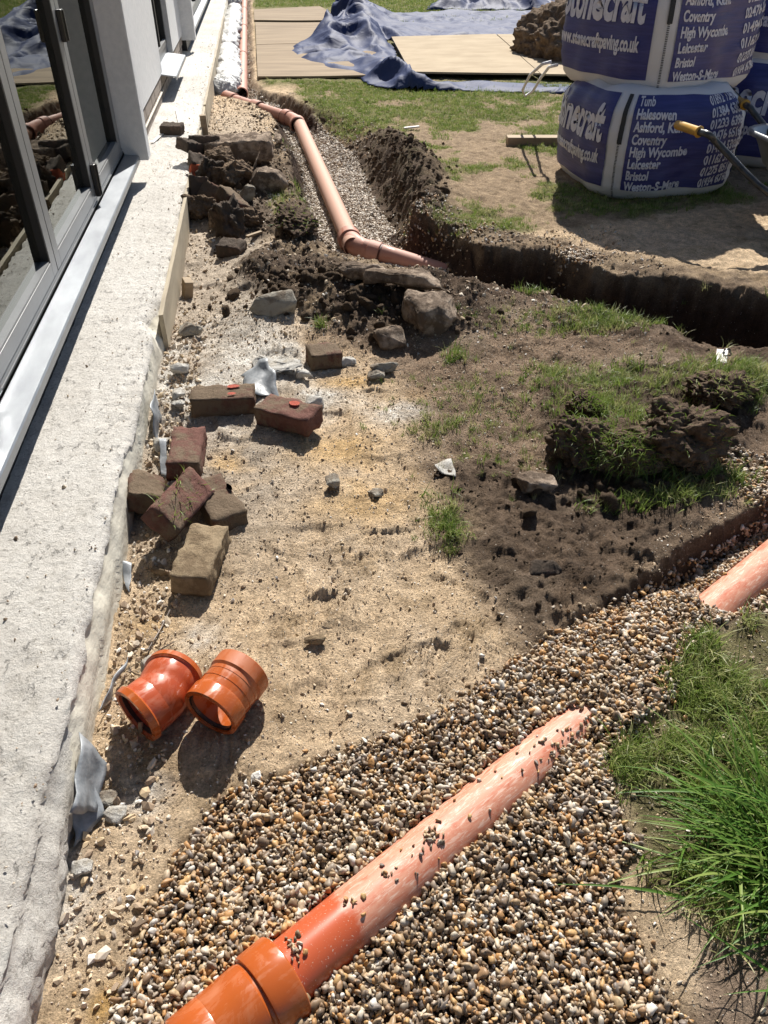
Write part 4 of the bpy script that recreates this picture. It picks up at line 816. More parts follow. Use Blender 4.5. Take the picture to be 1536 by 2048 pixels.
# ---------------------------------------------------------------- big lush grass tuft, lower right
tb = Vector((.87, .60, 0)); tb.z = gh(tb.x, tb.y)
tuft = empty('grass_tuft', tb, label='lush long bladed green grass tuft at the lower right edge of the shingle', cat='grass tuft')
def blade(seed, L, lean, w_):
    r = random.Random(seed); V = []; F = []; K = 9; cur = r.uniform(-.25, .25)
    for k in range(K+1):
        t = k/K; x = L*(math.sin(lean)*t+.35*t*t*math.sin(lean)); z = L*(t*math.cos(lean)-.55*t*t*math.sin(lean)); y = cur*L*t*t; ww = w_*.5*(1-t**2.2)*(.55+.45*min(1, t*4))
        V += [(x, y-ww, z+ww*.35), (x, y, z), (x, y+ww, z+ww*.35)]
    for k in range(K):
        for q in (0, 1): F.append((3*k+q, 3*k+q+1, 3*k+q+4, 3*k+q+3))
    me_ = mesh('blade', V, F); me_.materials.append(M['lush']); me_.polygons.foreach_set('use_smooth', [True]*len(me_.polygons)); return me_
bl = [blade(100+i, random.uniform(.20, .34), random.uniform(.35, 1.15), random.uniform(.0045, .0092)) for i in range(40)]
for i in range(300):
    o = bpy.data.objects.new('blade', random.choice(bl)); a = random.gauss(math.pi*.95, .60); link(o, tuft)
    o.location = (random.gauss(0, .05), random.gauss(.03, .085), -.01); o.rotation_euler = (random.gauss(0, .2), random.gauss(0, .25), a); s = random.uniform(.7, 1.15); o.scale = (s, s, s)
V = []; F = []
for i in range(800):
    me_ = random.choice(bl); a = random.uniform(0, 6.28); ca_, sa_ = math.cos(a), math.sin(a); ox, oy = random.gauss(.02, .07), random.gauss(0, .08); s = random.uniform(.3, .8); b0 = len(V)
    for v_ in me_.vertices: V.append((ox+s*(v_.co.x*ca_-v_.co.y*sa_), oy+s*(v_.co.x*sa_+v_.co.y*ca_), s*v_.co.z-.01))
    for p_ in me_.polygons: F.append(tuple(b0+k for k in p_.vertices))
obj('small_blades', mesh('small_blades', V, F), M['lush'], tuft, kind='stuff', smooth=True)

# ---------------------------------------------------------------- orange drainage pipes
RP = .055
def ring(s0, s1, r, t=.0, b=.0025): return [(s0, RP+.0006), (s0, r-b), (s0+b, r), (s1-b, r), (s1, r-b), (s1, RP+.0006)]
near_pipe = empty('drain_pipe', tuple(NP0), label='dusty orange drain pipe half buried in the shingle across the foreground', cat='drain pipe', group='orange drain pipes')
L = (NPB-NPA).length
def along(s): return NPA+NPD*s
pm = lathe([(0, RP), (.30, RP), (L*.5, RP), (L, RP)], 64)
def on_axis(name, me_, mat, s, parent, **k):
    o = obj(name, me_, mat, None, smooth=True, **k); a = along(s); aim(o, a, a+NPD); o.parent = parent; o.matrix_parent_inverse = Matrix.Translation(-Vector(parent.location)); return o
# clean stretch next to the coupling, chalky stretch beyond it
s_c = (at(520, 1998, .025)-NPA).dot(NPD)
clean = s_c+.085+.13
on_axis('pipe_body', lathe([(0, RP), (L*.5, RP), (L, RP)], 64), M['pvc_dusty'], 0, near_pipe)
print('CLEAN', clean)
cprof = [(-.135, RP+.0006), (-.135, .0615), (-.131, .0640), (-.085, .0645), (-.082, .0638), (-.080, .0645), (-.045, .0645), (-.042, .0655), (-.012, .0660), (-.009, .0640), (-.004, .0640), (-.003, .0700), (.002, .0718), (.045, .0722), (.049, .0715), (.051, .069), (.051, RP+.0006)]
cp = on_axis('coupling', lathe(cprof, 72), M['pvc'], s_c, near_pipe, label='bright orange coupling sleeve on the near end of the pipe')
# the ground takes the far pipes
def pipe(name, a, b_, mat, label, r=RP, ends=True, group='orange drain pipes'):
    o = empty(name, a, label=label, cat='drain pipe', group=group)
    l_ = (Vector(b_)-Vector(a)).length; p_ = obj('pipe_body', lathe([(0, r*.94), (0, r), (l_, r), (l_, r*.94)], 40), M[mat], None, smooth=True); aim(p_, a, b_); p_.parent = o; p_.matrix_parent_inverse = Matrix.Translation(-Vector(a)); return o
def collar(a, d, s0, s1, r, parent, mat='pvc_far', name='socket', dark=True):
    a = Vector(a); d = Vector(d).normalized(); o = obj(name, lathe([(s0, RP), (s0, r-.002), (s0+.003, r), (s1-.003, r), (s1, r-.002), (s1, RP)], 40), M[mat], None, smooth=True)
    aim(o, a, a+d); o.parent = parent; o.matrix_parent_inverse = Matrix.Translation(-Vector(parent.location)); return o
def seal(a, d, s, parent):
    a = Vector(a); d = Vector(d).normalized(); o = obj('seal_ring', lathe([(s-.005, RP), (s-.005, .067), (s+.005, .067), (s+.005, RP)], 40), M['pvc_seal'], None, smooth=True); aim(o, a, a+d); o.parent = parent; o.matrix_parent_inverse = Matrix.Translation(-Vector(parent.location))
M['pvc_seal'] = basic('dark_seal', (.10, .03, .015), rough=.6)
zA, zE = -.045, -.115
D0 = at(484, 188, zA); D1 = Vector((at(489, 0, zA).x, 19.5, zA)); A0 = at(452, 196, zA+.02); A1 = at(592, 242, zA-.02); B1 = at(706, 494, zE); C1 = at(900, 553, zE-.10); C2 = Vector(C1)+(Vector(C1)-Vector(B1)).normalized()*1.2
pd_ = pipe('drain_pipe', D0, D1, 'pvc_far', 'long straight orange pipe running to the top of the photo beside the ledge')
for q in (0.0, 2.6, 5.6, 8.4): collar(Vector(D0)+(D1-Vector(D0)).normalized()*q, D1-Vector(D0), 0, .07, .062, pd_)
pa_ = pipe('drain_pipe', A0, A1, 'pvc_far', 'short orange cross pipe with sockets joining the long pipe to the lower run')
dA_ = Vector(A1)-Vector(A0); collar(A0, dA_, .0, .16, .066, pa_); collar(A0, dA_, dA_.length*.42, dA_.length*.42+.10, .067, pa_); seal(A0, dA_, dA_.length*.42+.11, pa_)
pb_ = pipe('drain_pipe', Vector(A1)+Vector((.02, -.03, -.002)), B1, 'pvc_pale', 'pale dusty orange pipe running down the trench to the elbow')
dB = Vector(B1)-Vector(A1)
pc_ = pipe('drain_pipe', Vector(B1)+Vector((.06, -.03, -.002)), C2, 'pvc_far', 'orange pipe leaving the elbow and disappearing into the deep trench')
dC = Vector(C2)-Vector(B1)
def elbow(P0, d0, d1, label, mat='pvc_pale'):
    P0 = Vector(P0); d0 = Vector(d0).normalized(); d1 = Vector(d1).normalized(); e = empty('pipe_elbow', P0, label=label, cat='pipe elbow', group='orange pipe elbows')
    a = P0-d0*.13; c_ = P0+d1*.13; pts = []
    for k in range(9):
        t = k/8; pts.append((1-t)**2*a+2*t*(1-t)*P0+t*t*c_)
    o = obj('bend', tube([p-P0 for p in pts], .0605, 36, False), M[mat], e, smooth=True)
    for A_, d_ in ((a, -d0), (c_, d1)):
        q = obj('socket', lathe([(-.035, .058), (-.035, .0665), (-.032, .069), (.032, .069), (.035, .0665), (.035, .056)], 40), M[mat], None, smooth=True); aim(q, A_, A_+d_); q.parent = e; q.matrix_parent_inverse = Matrix.Translation(-P0)
        q = obj('seal_ring', lathe([(.037, .056), (.037, .0645), (.046, .0645), (.046, .056)], 40), M['pvc_seal'], None, smooth=True); aim(q, A_, A_+d_); q.parent = e; q.matrix_parent_inverse = Matrix.Translation(-P0)
elbow(A1, dA_, dB, 'orange elbow at the top of the lower run next to the grassy bank', 'pvc_far')
elbow(B1, dB, dC, 'orange elbow with dark seal rings in the bend of the trench', 'pvc_far')

# ---------------------------------------------------------------- two loose fittings on the sand
def fitting(a, b_, label, prof, inner, mat, kink=0):
    a, b_ = Vector(a), Vector(b_); return a, b_
def sleeve(e, P, d, prof, mat, name='body', seg=72):
    o = obj(name, lathe(prof, seg, closed=True), M[mat], None, smooth=True); P = Vector(P); aim(o, P, P+Vector(d)); o.parent = e; o.matrix_parent_inverse = Matrix.Translation(-Vector(e.location)); return o
# straight coupler: near ring seen at (416,1437), far ring at (476,1356)
def ctr(px, py, r):
    z = r
    for _ in range(4): p = at(px, py, z); z = gh(p.x, p.y)+r-.004
    return Vector(at(px, py, z))
c0 = ctr(419, 1428, .066); c1 = ctr(478, 1352, .066); d = (c1-c0).normalized(); Lc = .128
e = empty('pipe_coupler', c0, label='straight orange pipe coupler with a ribbed sleeve on the sand right of the bent one', cat='pipe fitting', group='loose orange pipe fittings')
sleeve(e, c0, d, [(0, .0555), (0, .0635), (.002, .0655), (.036, .0655), (.040, .0635), (.041, .0615), (.058, .0612), (.0585, .0622), (.061, .0622), (.0615, .0612), (.078, .0612), (.0785, .0620), (.0805, .0620), (.081, .0612), (.088, .0612), (.092, .0640), (.094, .0655), (.126, .0655), (.128, .0635), (.128, .0555), (.124, .0552), (.066, .0550), (.060, .0550), (.004, .0552)], 'pvc')
sleeve(e, c0, d, [(.005, .0505), (.005, .0556), (.013, .0556), (.013, .0515)], 'seal_and_shade', 'rubber_seal'); sleeve(e, c0, d, [(.115, .0505), (.115, .0556), (.123, .0556), (.123, .0515)], 'seal_and_shade', 'rubber_seal')
# bend: two sleeves meeting at an angle
b0 = ctr(271, 1432, .066); b2 = ctr(350, 1345, .066); mid = (b0+b2)/2+Vector((.010, -.016, .006))
e = empty('pipe_bend', b0, label='red orange pipe bend with a socket at each end lying against the ledge rubble', cat='pipe fitting', group='loose orange pipe fittings')
d1_ = (mid-b0).normalized(); d2_ = (b2-mid).normalized(); L1 = (mid-b0).length; L2 = (b2-mid).length
sleeve(e, b0, d1_, [(0, .0555), (0, .0630), (.003, .0660), (.012, .0665), (.016, .0640), (.018, .0612), (.050, .0612), (.053, .0595), (L1+.004, .0585), (L1+.004, .0545), (.004, .0552)], 'pvc_red')
sleeve(e, b2, -d2_, [(0, .0555), (0, .0630), (.003, .0660), (.014, .0665), (.018, .0640), (.020, .0612), (.046, .0612), (.049, .0595), (L2+.004, .0585), (L2+.004, .0545), (.004, .0552)], 'pvc_red')
sleeve(e, b0, d1_, [(-.0012, .0552), (-.0012, .0655), (.0135, .0675), (.0165, .0645), (.0165, .0625), (.001, .0600)], 'pvc', 'socket_ring'); sleeve(e, b2, -d2_, [(-.0012, .0552), (-.0012, .0655), (.0135, .0675), (.0165, .0645), (.0165, .0625), (.001, .0600)], 'pvc', 'socket_ring')
o = obj('bend_collar', tube([mid-d1_*.010-b0, mid-b0, mid+d2_*.010-b0], .0602, 48, False), M['pvc_red'], e, smooth=True)
sleeve(e, b0, d1_, [(.006, .0505), (.006, .0558), (.015, .0558), (.015, .0515)], 'seal_and_shade', 'rubber_seal')

# ---------------------------------------------------------------- boards and tarpaulins on the lawn
def sheet(corners, th, mat, label, name='plywood_sheet', z=.02, div=8, group='plywood sheets on the lawn', tilt=0):
    b = bmesh.new(); cs = [Vector((c.x, c.y, z)) for c in corners]; top = []; bot = []
    for i in range(div+1):
        for j in range(div+1):
            u, v_ = i/div, j/div; p = cs[0]*(1-u)*(1-v_)+cs[1]*u*(1-v_)+cs[2]*u*v_+cs[3]*(1-u)*v_
            q = p+Vector((0, 0, th+.010*mn.noise(Vector((p.x*.9, p.y*.6, z*50))))); top.append(b.verts.new(q)); bot.append(b.verts.new(q-Vector((0, 0, th))))
    n_ = div+1
    for i in range(div):
        for j in range(div):
            k = i*n_+j; b.faces.new((top[k], top[k+1], top[k+n_+1], top[k+n_])); b.faces.new((bot[k], bot[k+n_], bot[k+n_+1], bot[k+1]))
    for seq in ([i*n_ for i in range(n_)], [div*n_+i for i in range(n_)], [(n_-1-i)*n_+div for i in range(n_)], [n_-1-i for i in range(n_)]):
        for s_, t_ in zip(seq[:-1], seq[1:]): b.faces.new((top[s_], top[t_], bot[t_], bot[s_]))
    bmesh.ops.recalc_face_normals(b, faces=b.faces); return obj(name, b, M[mat], label=label, cat='plywood sheet', group=group)
sheet(poly([(516, 160), (800, 158), (740, 92), (513, 96)]), .018, 'board', 'brown plywood sheet on the lawn, its near edge facing the trench')
sheet(poly([(513, 95), (740, 91), (700, 49), (511, 50)]), .018, 'board', 'brown plywood sheet behind the nearest one beside the long pipe', z=.018)
sheet(poly([(509, 46), (690, 46), (640, 18), (508, 24)]), .018, 'board', 'farthest brown plywood sheet with grass beyond it', z=.024)
sheet(poly([(820, 158), (1078, 162), (990, 80), (783, 86)]), .018, 'board_pale', 'bright pale plywood sheet framed by the blue tarpaulin', z=.055)
sheet(poly([(1081, 163), (1290, 168), (1250, 78), (993, 80)]), .018, 'board_pale', 'pale plywood sheet under the soil heap behind the bulk bags', z=.050)
def cloth(name, polys, hfun, mat, label, cat, step=.028, z0=.012, seed=0):
    allp = [p for q in polys for p in q]; x0 = min(p.x for p in allp)-.1; x1 = max(p.x for p in allp)+.1; y0 = min(p.y for p in allp)-.1; y1 = max(p.y for p in allp)+.1
    X, Y = np.meshgrid(np.arange(x0, x1, step), np.arange(y0, y1, step*1.3))
    wx, wy = X+.08*fbm(X, Y, 1.6, 4, seed), Y+.10*fbm(X, Y, 1.6, 4, seed+5)
    dm = np.min([sdf(q, wx, wy) for q in polys], 0); Z = z0+hfun(X, Y, dm)
    keep = dm < 0; n_, m_ = X.shape; idx = -np.ones(X.shape, int); F = []
    K = keep[:-1, :-1] & keep[1:, :-1] & keep[:-1, 1:] & keep[1:, 1:]; used = np.zeros(X.shape, bool)
    used[:-1, :-1] |= K; used[1:, :-1] |= K; used[:-1, 1:] |= K; used[1:, 1:] |= K
    idx[used] = np.arange(used.sum()); jj, ii = np.nonzero(K)
    F = np.stack([idx[jj, ii], idx[jj, ii+1], idx[jj+1, ii+1], idx[jj+1, ii]], 1)
    # folds overhang sideways a little
    fx = .05*fbm(X, Y, 3.5, 3, seed+9)*np.clip(Z*6, 0, 1)
    V = np.stack([(X+fx)[used], Y[used], Z[used]], 1)
    me_ = mesh(name, V.tolist(), F.tolist()); o = obj(name, me_, mat, smooth=True, label=label, cat=cat)
    md = o.modifiers.new('thick', 'SOLIDIFY'); md.thickness = .004; md.offset = 1; return o
c_b = at(700, 82); c_c = at(690, 40); c_f = at(640, 118)
def th(X, Y, dm):
    f = ridged(X+.15*fbm(X, Y, 2, 3, 3), Y*.75+.2*fbm(X, Y, 1.5, 3, 4), 1.7, 2, 5); f2 = ridged(X*.8+Y*.4, Y*.5-X*.3, 4.2, 1, 6)
    e = sst(0, -.15, dm)
    bun = .22*np.exp(-((X-c_b.x)/.42)**2-((Y-c_b.y)/.9)**2)+.26*np.exp(-((X-c_c.x-.1)/.45)**2-((Y-c_c.y)/1.6)**2)+.14*np.exp(-((X-c_f.x)/.38)**2-((Y-c_f.y)/.5)**2)
    ridge2 = .16*np.exp(-((X-at(770, 150).x-.0-(Y-at(770, 150).y)*-.16)/.16)**2)*sst(13.5, 12, Y)
    return e*(.020+.035*f+.014*f2)+bun*(.45+.95*f)*e+ridge2*e*(.5+.8*f)
cloth('tarpaulin', [poly([(562, 108), (600, 90), (640, 80), (655, 40), (700, 22), (770, 30), (775, 88), (784, 92), (822, 160), (846, 168), (1135, 172), (1135, 192), (850, 186), (780, 182), (735, 170), (690, 150), (630, 140), (590, 120)]), poly([(690, 30), (900, 26), (1000, 30), (1250, 8), (1250, 74), (1000, 80), (960, 78), (790, 86), (770, 80), (700, 60)])], th, M['tarp'], 'crumpled dark blue tarpaulin bunched across the plywood sheets on the lawn', 'tarpaulin', seed=20)
c_t = at(940, 24); 
cloth('tarpaulin', [poly([(850, 22), (1130, 24), (1200, 2), (860, 8)])], lambda X, Y, dm: sst(0, -.4, dm)*(.08+.5*ridged(X, Y*.4, 1.1, 4, 31)*.7), M['tarp'], 'blue tarpaulin heap with a grey fold at the top edge behind the first one', 'tarpaulin', step=.06, seed=40)
# soil heap behind the bags
hp = at(1135, 118); b = bmesh.new(); bmesh.ops.create_icosphere(b, subdivisions=6, radius=1)
for v_ in b.verts:
    p = v_.co; n_ = mn.fractal(p*2.6, 1, 2, 5)+.5*mn.noise(p*14); v_.co = Vector((p.x*.62, p.y*.85, max(p.z, -.05)*.52))*(1+.16*n_)
    v_.co += p*.03*max(0, mn.noise(p*20))
obj('soil_heap', b, M['soil'], loc=(hp.x, hp.y, .06), smooth=True, label='heap of dark crumbly soil on the pale plywood behind the blue bulk bags', cat='soil heap')
# white sheeting bundled along the trench
def bundle(pts, rad, label, seed, mat='sheet'):
    V = []; F = []; S_ = 28; Nn = 90
    pts = [Vector(p) for p in pts]
    for i in range(Nn):
        t = i/(Nn-1)*(len(pts)-1); k = min(int(t), len(pts)-2); c_ = pts[k].lerp(pts[k+1], t-k); r0 = rad*(.75+.5*mn.noise(Vector((i*.22, seed, 0))))*(1 if 1 < i < Nn-2 else .3)
        for s_ in range(S_):
            a = 6.283*s_/S_; q = Vector((math.cos(a)*2, i*.35, math.sin(a)*2+seed)); rr = r0*(1+.55*(1-abs(mn.noise(q))*2.4)*.6+.18*mn.noise(q*3)); V.append(c_+Vector((math.cos(a)*rr*1.15, 0, max(-.03, math.sin(a)*rr*.75))))
    for i in range(Nn-1):
        for s_ in range(S_): l_ = (s_+1) % S_; F.append((i*S_+s_, i*S_+l_, (i+1)*S_+l_, (i+1)*S_+s_))
    F.append(tuple(range(S_))[::-1]); F.append(tuple(range((Nn-1)*S_, Nn*S_)))
    return obj('white_sheeting', mesh('white_sheeting', V, F), M[mat], smooth=True, label=label, cat='plastic sheeting', group='white plastic sheeting')
bundle([at(440, 186, .0), at(455, 165, .0), at(456, 130, .0), at(455, 100, .0)], .135, 'nearest bundle of crumpled white sheeting beside the cross pipe', 3)
bundle([at(455, 96, .0), at(458, 70, .0), at(466, 44, .0), at(468, 16, 0)], .13, 'long narrow bundle of white sheeting farther along the ledge', 8)
bundle([at(462, 12, .0), at(465, 0, .0), (at(465, 0).x, 20, 0)], .15, 'far end of the white sheeting at the top edge of the photo', 12)

# ---------------------------------------------------------------- blue bulk bags
m, nt, b_ = newmat('woven_white_sack'); v = coords(nt); wv = N(nt, 'ShaderNodeTexWave'); wv.inputs['Scale'].default_value = 60; wv.bands_direction = 'Z'; nt.links.new(v, wv.inputs[0])
b_.inputs['Base Color'].default_value = (.60, .60, .62, 1); b_.inputs['Roughness'].default_value = .6; bump(nt, b_, wv.outputs[0], .25, .002); M['sack'] = m
m, nt, b_ = newmat('blue_print'); v = coords(nt); mp = N(nt, 'ShaderNodeMapping'); mp.inputs['Scale'].default_value = (1, 1, 14); nt.links.new(v, mp.inputs[0])
r = ramp(nt, noise_n(nt, 6, 5, .6, mp.outputs[0]), [(.3, (.018, .022, .125)), (.7, (.038, .044, .19))]); nt.links.new(r.outputs[0], b_.inputs['Base Color']); b_.inputs['Roughness'].default_value = .42
bump(nt, b_, noise_n(nt, 8, 4, .6, mp.outputs[0]), .35, .01); M['blueprint'] = m
M['print'] = basic('white_lettering', (.62, .62, .68), (.5, .5, .58), 40, .5); M['strap'] = basic('dark_webbing', (.02, .022, .024), (.035, .037, .04), 200, .8)
def textmesh(s, size, sx=1.0, shear=0, bold=0.0, spacing=1.0):
    cu = bpy.data.curves.new('txt', 'FONT'); cu.body = s; cu.size = size; cu.shear = shear; cu.offset = bold; cu.space_character = spacing; cu.resolution_u = 3
    o = bpy.data.objects.new('txt', cu); COL.objects.link(o); dg = bpy.context.evaluated_depsgraph_get(); me_ = bpy.data.meshes.new_from_object(o.evaluated_get(dg)); bpy.data.objects.remove(o)
    b = bmesh.new(); b.from_mesh(me_); bmesh.ops.triangulate(b, faces=b.faces)
    for _ in range(2):
        es = [e for e in b.edges if e.calc_length() > size*.35]
        if es: bmesh.ops.subdivide_edges(b, edges=es, cuts=1); bmesh.ops.triangulate(b, faces=b.faces)
    for v_ in b.verts: v_.co.x *= sx
    return b
class Bag:
    def __init__(s, loc, rz, label, w=.90, h=.60, seed=0, lean=(0, 0), n=3.6):
        s.w, s.h, s.seed, s.lean, s.n = w, h, seed, lean, n
        s.e = empty('bulk_bag', loc, (0, 0, rz), label=label, cat='bulk bag', group='blue printed bulk bags in two stacks')
    def S(s, face, u, v, off=0):
        """face 0 looks along -Y, then counter-clockwise; u in -1..1 across, v 0..1 up"""
        t = max(-1, min(1, u)); rr = (1+abs(t)**s.n)**(-1/s.n); x, y = t*rr, -1*rr
        vv = max(0., min(1., v)); ang = math.atan2(y, x)+face*math.pi/2
        bul = 1.0-.09*(1-min(1, vv/.14))**2-.13*(1-min(1, (1-vv)/.22))**2+.05*math.sin(math.pi*vv)
        rad = math.hypot(x, y)*s.w/2*bul
        q = Vector((math.cos(ang)*2.2, math.sin(ang)*2.2, vv*1.6+s.seed))
        rad += .022*mn.noise(q*1.6)+.009*mn.noise(Vector((q.x*1.6, q.y*1.6, vv*20)))+.004*mn.noise(Vector((q.x*3, q.y*3, vv*60)))+off
        # top sags to a gathered dome, bottom rests flat
        z = vv*s.h+.012*mn.noise(q*1.1)*(1 if vv > .1 else 0)
        return Vector((math.cos(ang)*rad+s.lean[0]*vv, math.sin(ang)*rad+s.lean[1]*vv, z))
    def body(s):
        V = []; F = []; NU, NV = 26, 26; R_ = 4*NU
        for j in range(NV+1):
            for f in range(4):
                for i in range(NU): V.append(s.S(f, -1+2*i/NU, j/NV))
        for j in range(NV):
            for i in range(R_): l_ = (i+1) % R_; F.append((j*R_+i, j*R_+l_, (j+1)*R_+l_, (j+1)*R_+i))
        base = len(V)
        # crumpled top
        rings = [.93, .8, .6, .4, .2]
        for q, rg_ in enumerate(rings):
            for i in range(R_):
                p = V[NV*R_+i]; c_ = Vector((s.lean[0], s.lean[1], s.h)); d = p-c_; nn = mn.noise(Vector((p.x*6*rg_, p.y*6*rg_, s.seed)))
                V.append(c_+Vector((d.x*rg_, d.y*rg_, .035*(1-rg_)+.035*nn+.02)))
        for q in range(len(rings)):
            a0 = NV*R_ if q == 0 else base+(q-1)*R_; a1 = base+q*R_
            for i in range(R_): l_ = (i+1) % R_; F.append((a0+i, a0+l_, a1+l_, a1+i))
        F.append(tuple(base+4*R_+i for i in range(R_))); F.append(tuple(range(R_))[::-1])
        return obj('sack', mesh('sack', V, F), M['sack'], s.e, smooth=True)
    def patch(s, name, face, u0, u1, v0, v1, mat, off, nu=24, nv=22, par=None):
        V = []; F = []
        for j in range(nv+1):
            for i in range(nu+1): V.append(s.S(face, u0+(u1-u0)*i/nu, v0+(v1-v0)*j/nv, off))
        for j in range(nv):
            for i in range(nu): k = j*(nu+1)+i; F.append((k, k+1, k+nu+2, k+nu+1))
        return obj(name, mesh(name, V, F), mat, par or s.e, smooth=True)
    def text(s, txt, face, u, v, size, sx=1, shear=0, bold=0, slope=0, off=.0115):
        b = textmesh(txt, size, sx, shear, bold); k = s.w/2
        for v_ in b.verts:
            X_, Y_ = v_.co.x, v_.co.y; uu = u+X_/k; v_.co = s.S(face, uu, v+(Y_+slope*X_)/s.h, off)
        bmesh.ops.recalc_face_normals(b, faces=b.faces)
        return obj('lettering', b, M['print'], s.e)
    def stitch(s, name, u, face, v0, v1, wd=.010, n=44):
        b = bmesh.new()
        for i in range(n):
            t = v0+(v1-v0)*(i+.2)/n; dt = (v1-v0)/n*.55; q = [s.S(face, u-wd, t, .0115), s.S(face, u+wd, t+dt*.4, .0115), s.S(face, u+wd, t+dt*1.2, .0115), s.S(face, u-wd, t+dt, .0115)]
            b.faces.new([b.verts.new(p) for p in q])
        return obj(name, b, M['strap'], s.e)
    def build(s, faces=(0, 3), big=True):
        s.body()
        for f in (0, 1, 2, 3): s.patch('printed_panel', f, -.80, .80, .12, 1.0, M['blueprint'], .007)
        # corner seams: webbing strap with stitches; face 0's left edge is the seam nearest the path
        for f in (0, 1, 2, 3): s.patch('webbing', f, -.995, -.90, .56, 1.0, M['strap'], .0115, 4, 14)
        for f in (0, 1): s.stitch('stitching', -.955, f, .02, .60, .022)
        names = ['Halesowen', 'Ashford, Kent', 'Coventry', 'High Wycombe', 'Leicester', 'Bristol', 'Weston-S-Mare']
        nums = ['01384 63656', '01233 6396', '02476 65160', '01494 530530', '01162 39871', '01275 85111', '01934 876030']
        f = 0
        for i, (a, c_) in enumerate(zip(names, nums)):
            v0 = .80-.112*i; s.text(a, f, -.74, v0, .070, .80, bold=.0026); s.text(c_, f, .28, v0, .068, .72, bold=.0024, slope=.12)
        s.text('Tunb', f, -.74, .912, .066, .80, bold=.0016); s.text('01892 7240', f, .28, .912, .064, .72, bold=.0014, slope=.12)
        f = 3
        s.text('Stonecraft', f, -.80, .56, .27, .60, .10, .010); s.text('www.stonecraftpaving.co.uk', f, -.80, .34, .105, .555, 0, .0042)
bA = Bag((2.415, 5.09, 0), math.radians(4), 'front lower blue and white bulk bag resting on the grass', w=.92, h=.57, seed=1); bA.build()
bB = Bag((2.47, 5.27, .545), math.radians(23), 'front upper blue and white bulk bag stacked on the lower front bag', w=.94, h=.66, seed=2.3, lean=(-.02, 0)); bB.build()
bC = Bag((3.44, 5.72, 0), math.radians(60), 'lower bulk bag of the rear stack half hidden by the front stack', w=.93, h=.62, seed=4.1); bC.build()
bD = Bag((3.50, 5.76, .60), math.radians(58), 'upper bulk bag of the rear stack cut off by the photo corner', w=.92, h=.66, seed=5.2); bD.build()
# lifting loop hanging off the lower front bag
lp = [at(1112, 128, .60)+Vector((.0, .1, 0)), at(1085, 128, .585), at(1060, 150, .45), at(1045, 180, .30), at(1050, 192, .24), at(1066, 182, .29), at(1082, 155, .42), at(1098, 134, .56), at(1114, 130, .60)]
lo = obj('lifting_loop', tube(lp, .010, 8), M['sack'], None, smooth=True); lo.parent = bA.e; lo.matrix_parent_inverse = bA.e.matrix_world.inverted() if False else Matrix.Rotation(-math.radians(4), 4, 'Z') @ Matrix.Translation((-2.415, -5.09, 0))

# ---------------------------------------------------------------- wheelbarrow (mostly off the right edge)
wb = empty('wheelbarrow', (3.35, 3.55, 0), label='black wheelbarrow with yellow handle grips cut off by the right edge beside the bags', cat='wheelbarrow')
M['yellow'] = basic('yellow_rubber', (.50, .27, .03), (.40, .22, .03), 30, .45); M['tray'] = basic('galvanised_tray', (.36, .37, .38), (.26, .27, .28), 10, .4, metal=.6); M['tubeblack'] = basic('scuffed_black_tube', (.016, .017, .018), (.05, .052, .055), 20, .28)
W0 = Vector(wb.location)
def wpart(name, me_, mat, **k): return obj(name, me_, M[mat], wb, **k)
# far ends of the handles over the path; the frame runs to the wheel on the right
g1a, g1b = at(1356, 250, .52), at(1399, 264, .515); g2a, g2b = at(1461, 192, .52), at(1491, 210, .515)
def handle(a, b_, y_to, nm):
    d = (b_-a).normalized(); p2 = b_+d*.07; p3, p4 = (at(1442, 294, .455), at(1545, 392, .27)) if nm == 'a' else (at(1516, 236, .47), at(1600, 330, .30)); p5 = p4+Vector((.35, -.02, -.10)); p6 = Vector((3.95, y_to, .20))
    pts = [a, b_, p2, p3, p4, p5, p6]; sm_ = []
    for i in range(len(pts)-1):
        for k in range(4):
            t = k/4; P0 = pts[max(i-1, 0)]; P1 = pts[i]; P2 = pts[i+1]; P3 = pts[min(i+2, len(pts)-1)]
            sm_.append(.5*((2*P1)+(-P0+P2)*t+(2*P0-5*P1+4*P2-P3)*t*t+(-P0+3*P1-3*P2+P3)*t**3))
    sm_.append(pts[-1])
    wpart('handle_tube', tube([q-W0 for q in sm_], .017, 14), 'tubeblack', smooth=True)
    gr = wpart('grip', tube([a-d*.012-W0, a-W0, b_-d*.008-W0, b_-d*.004-W0, b_-W0], [.019, .0225, .0225, .029, .029], 16), 'yellow', smooth=True)
handle(g1a, g1b, 3.42, 'a'); handle(g2a, g2b, 3.62, 'b')
lipp = at(1512, 306, .40)
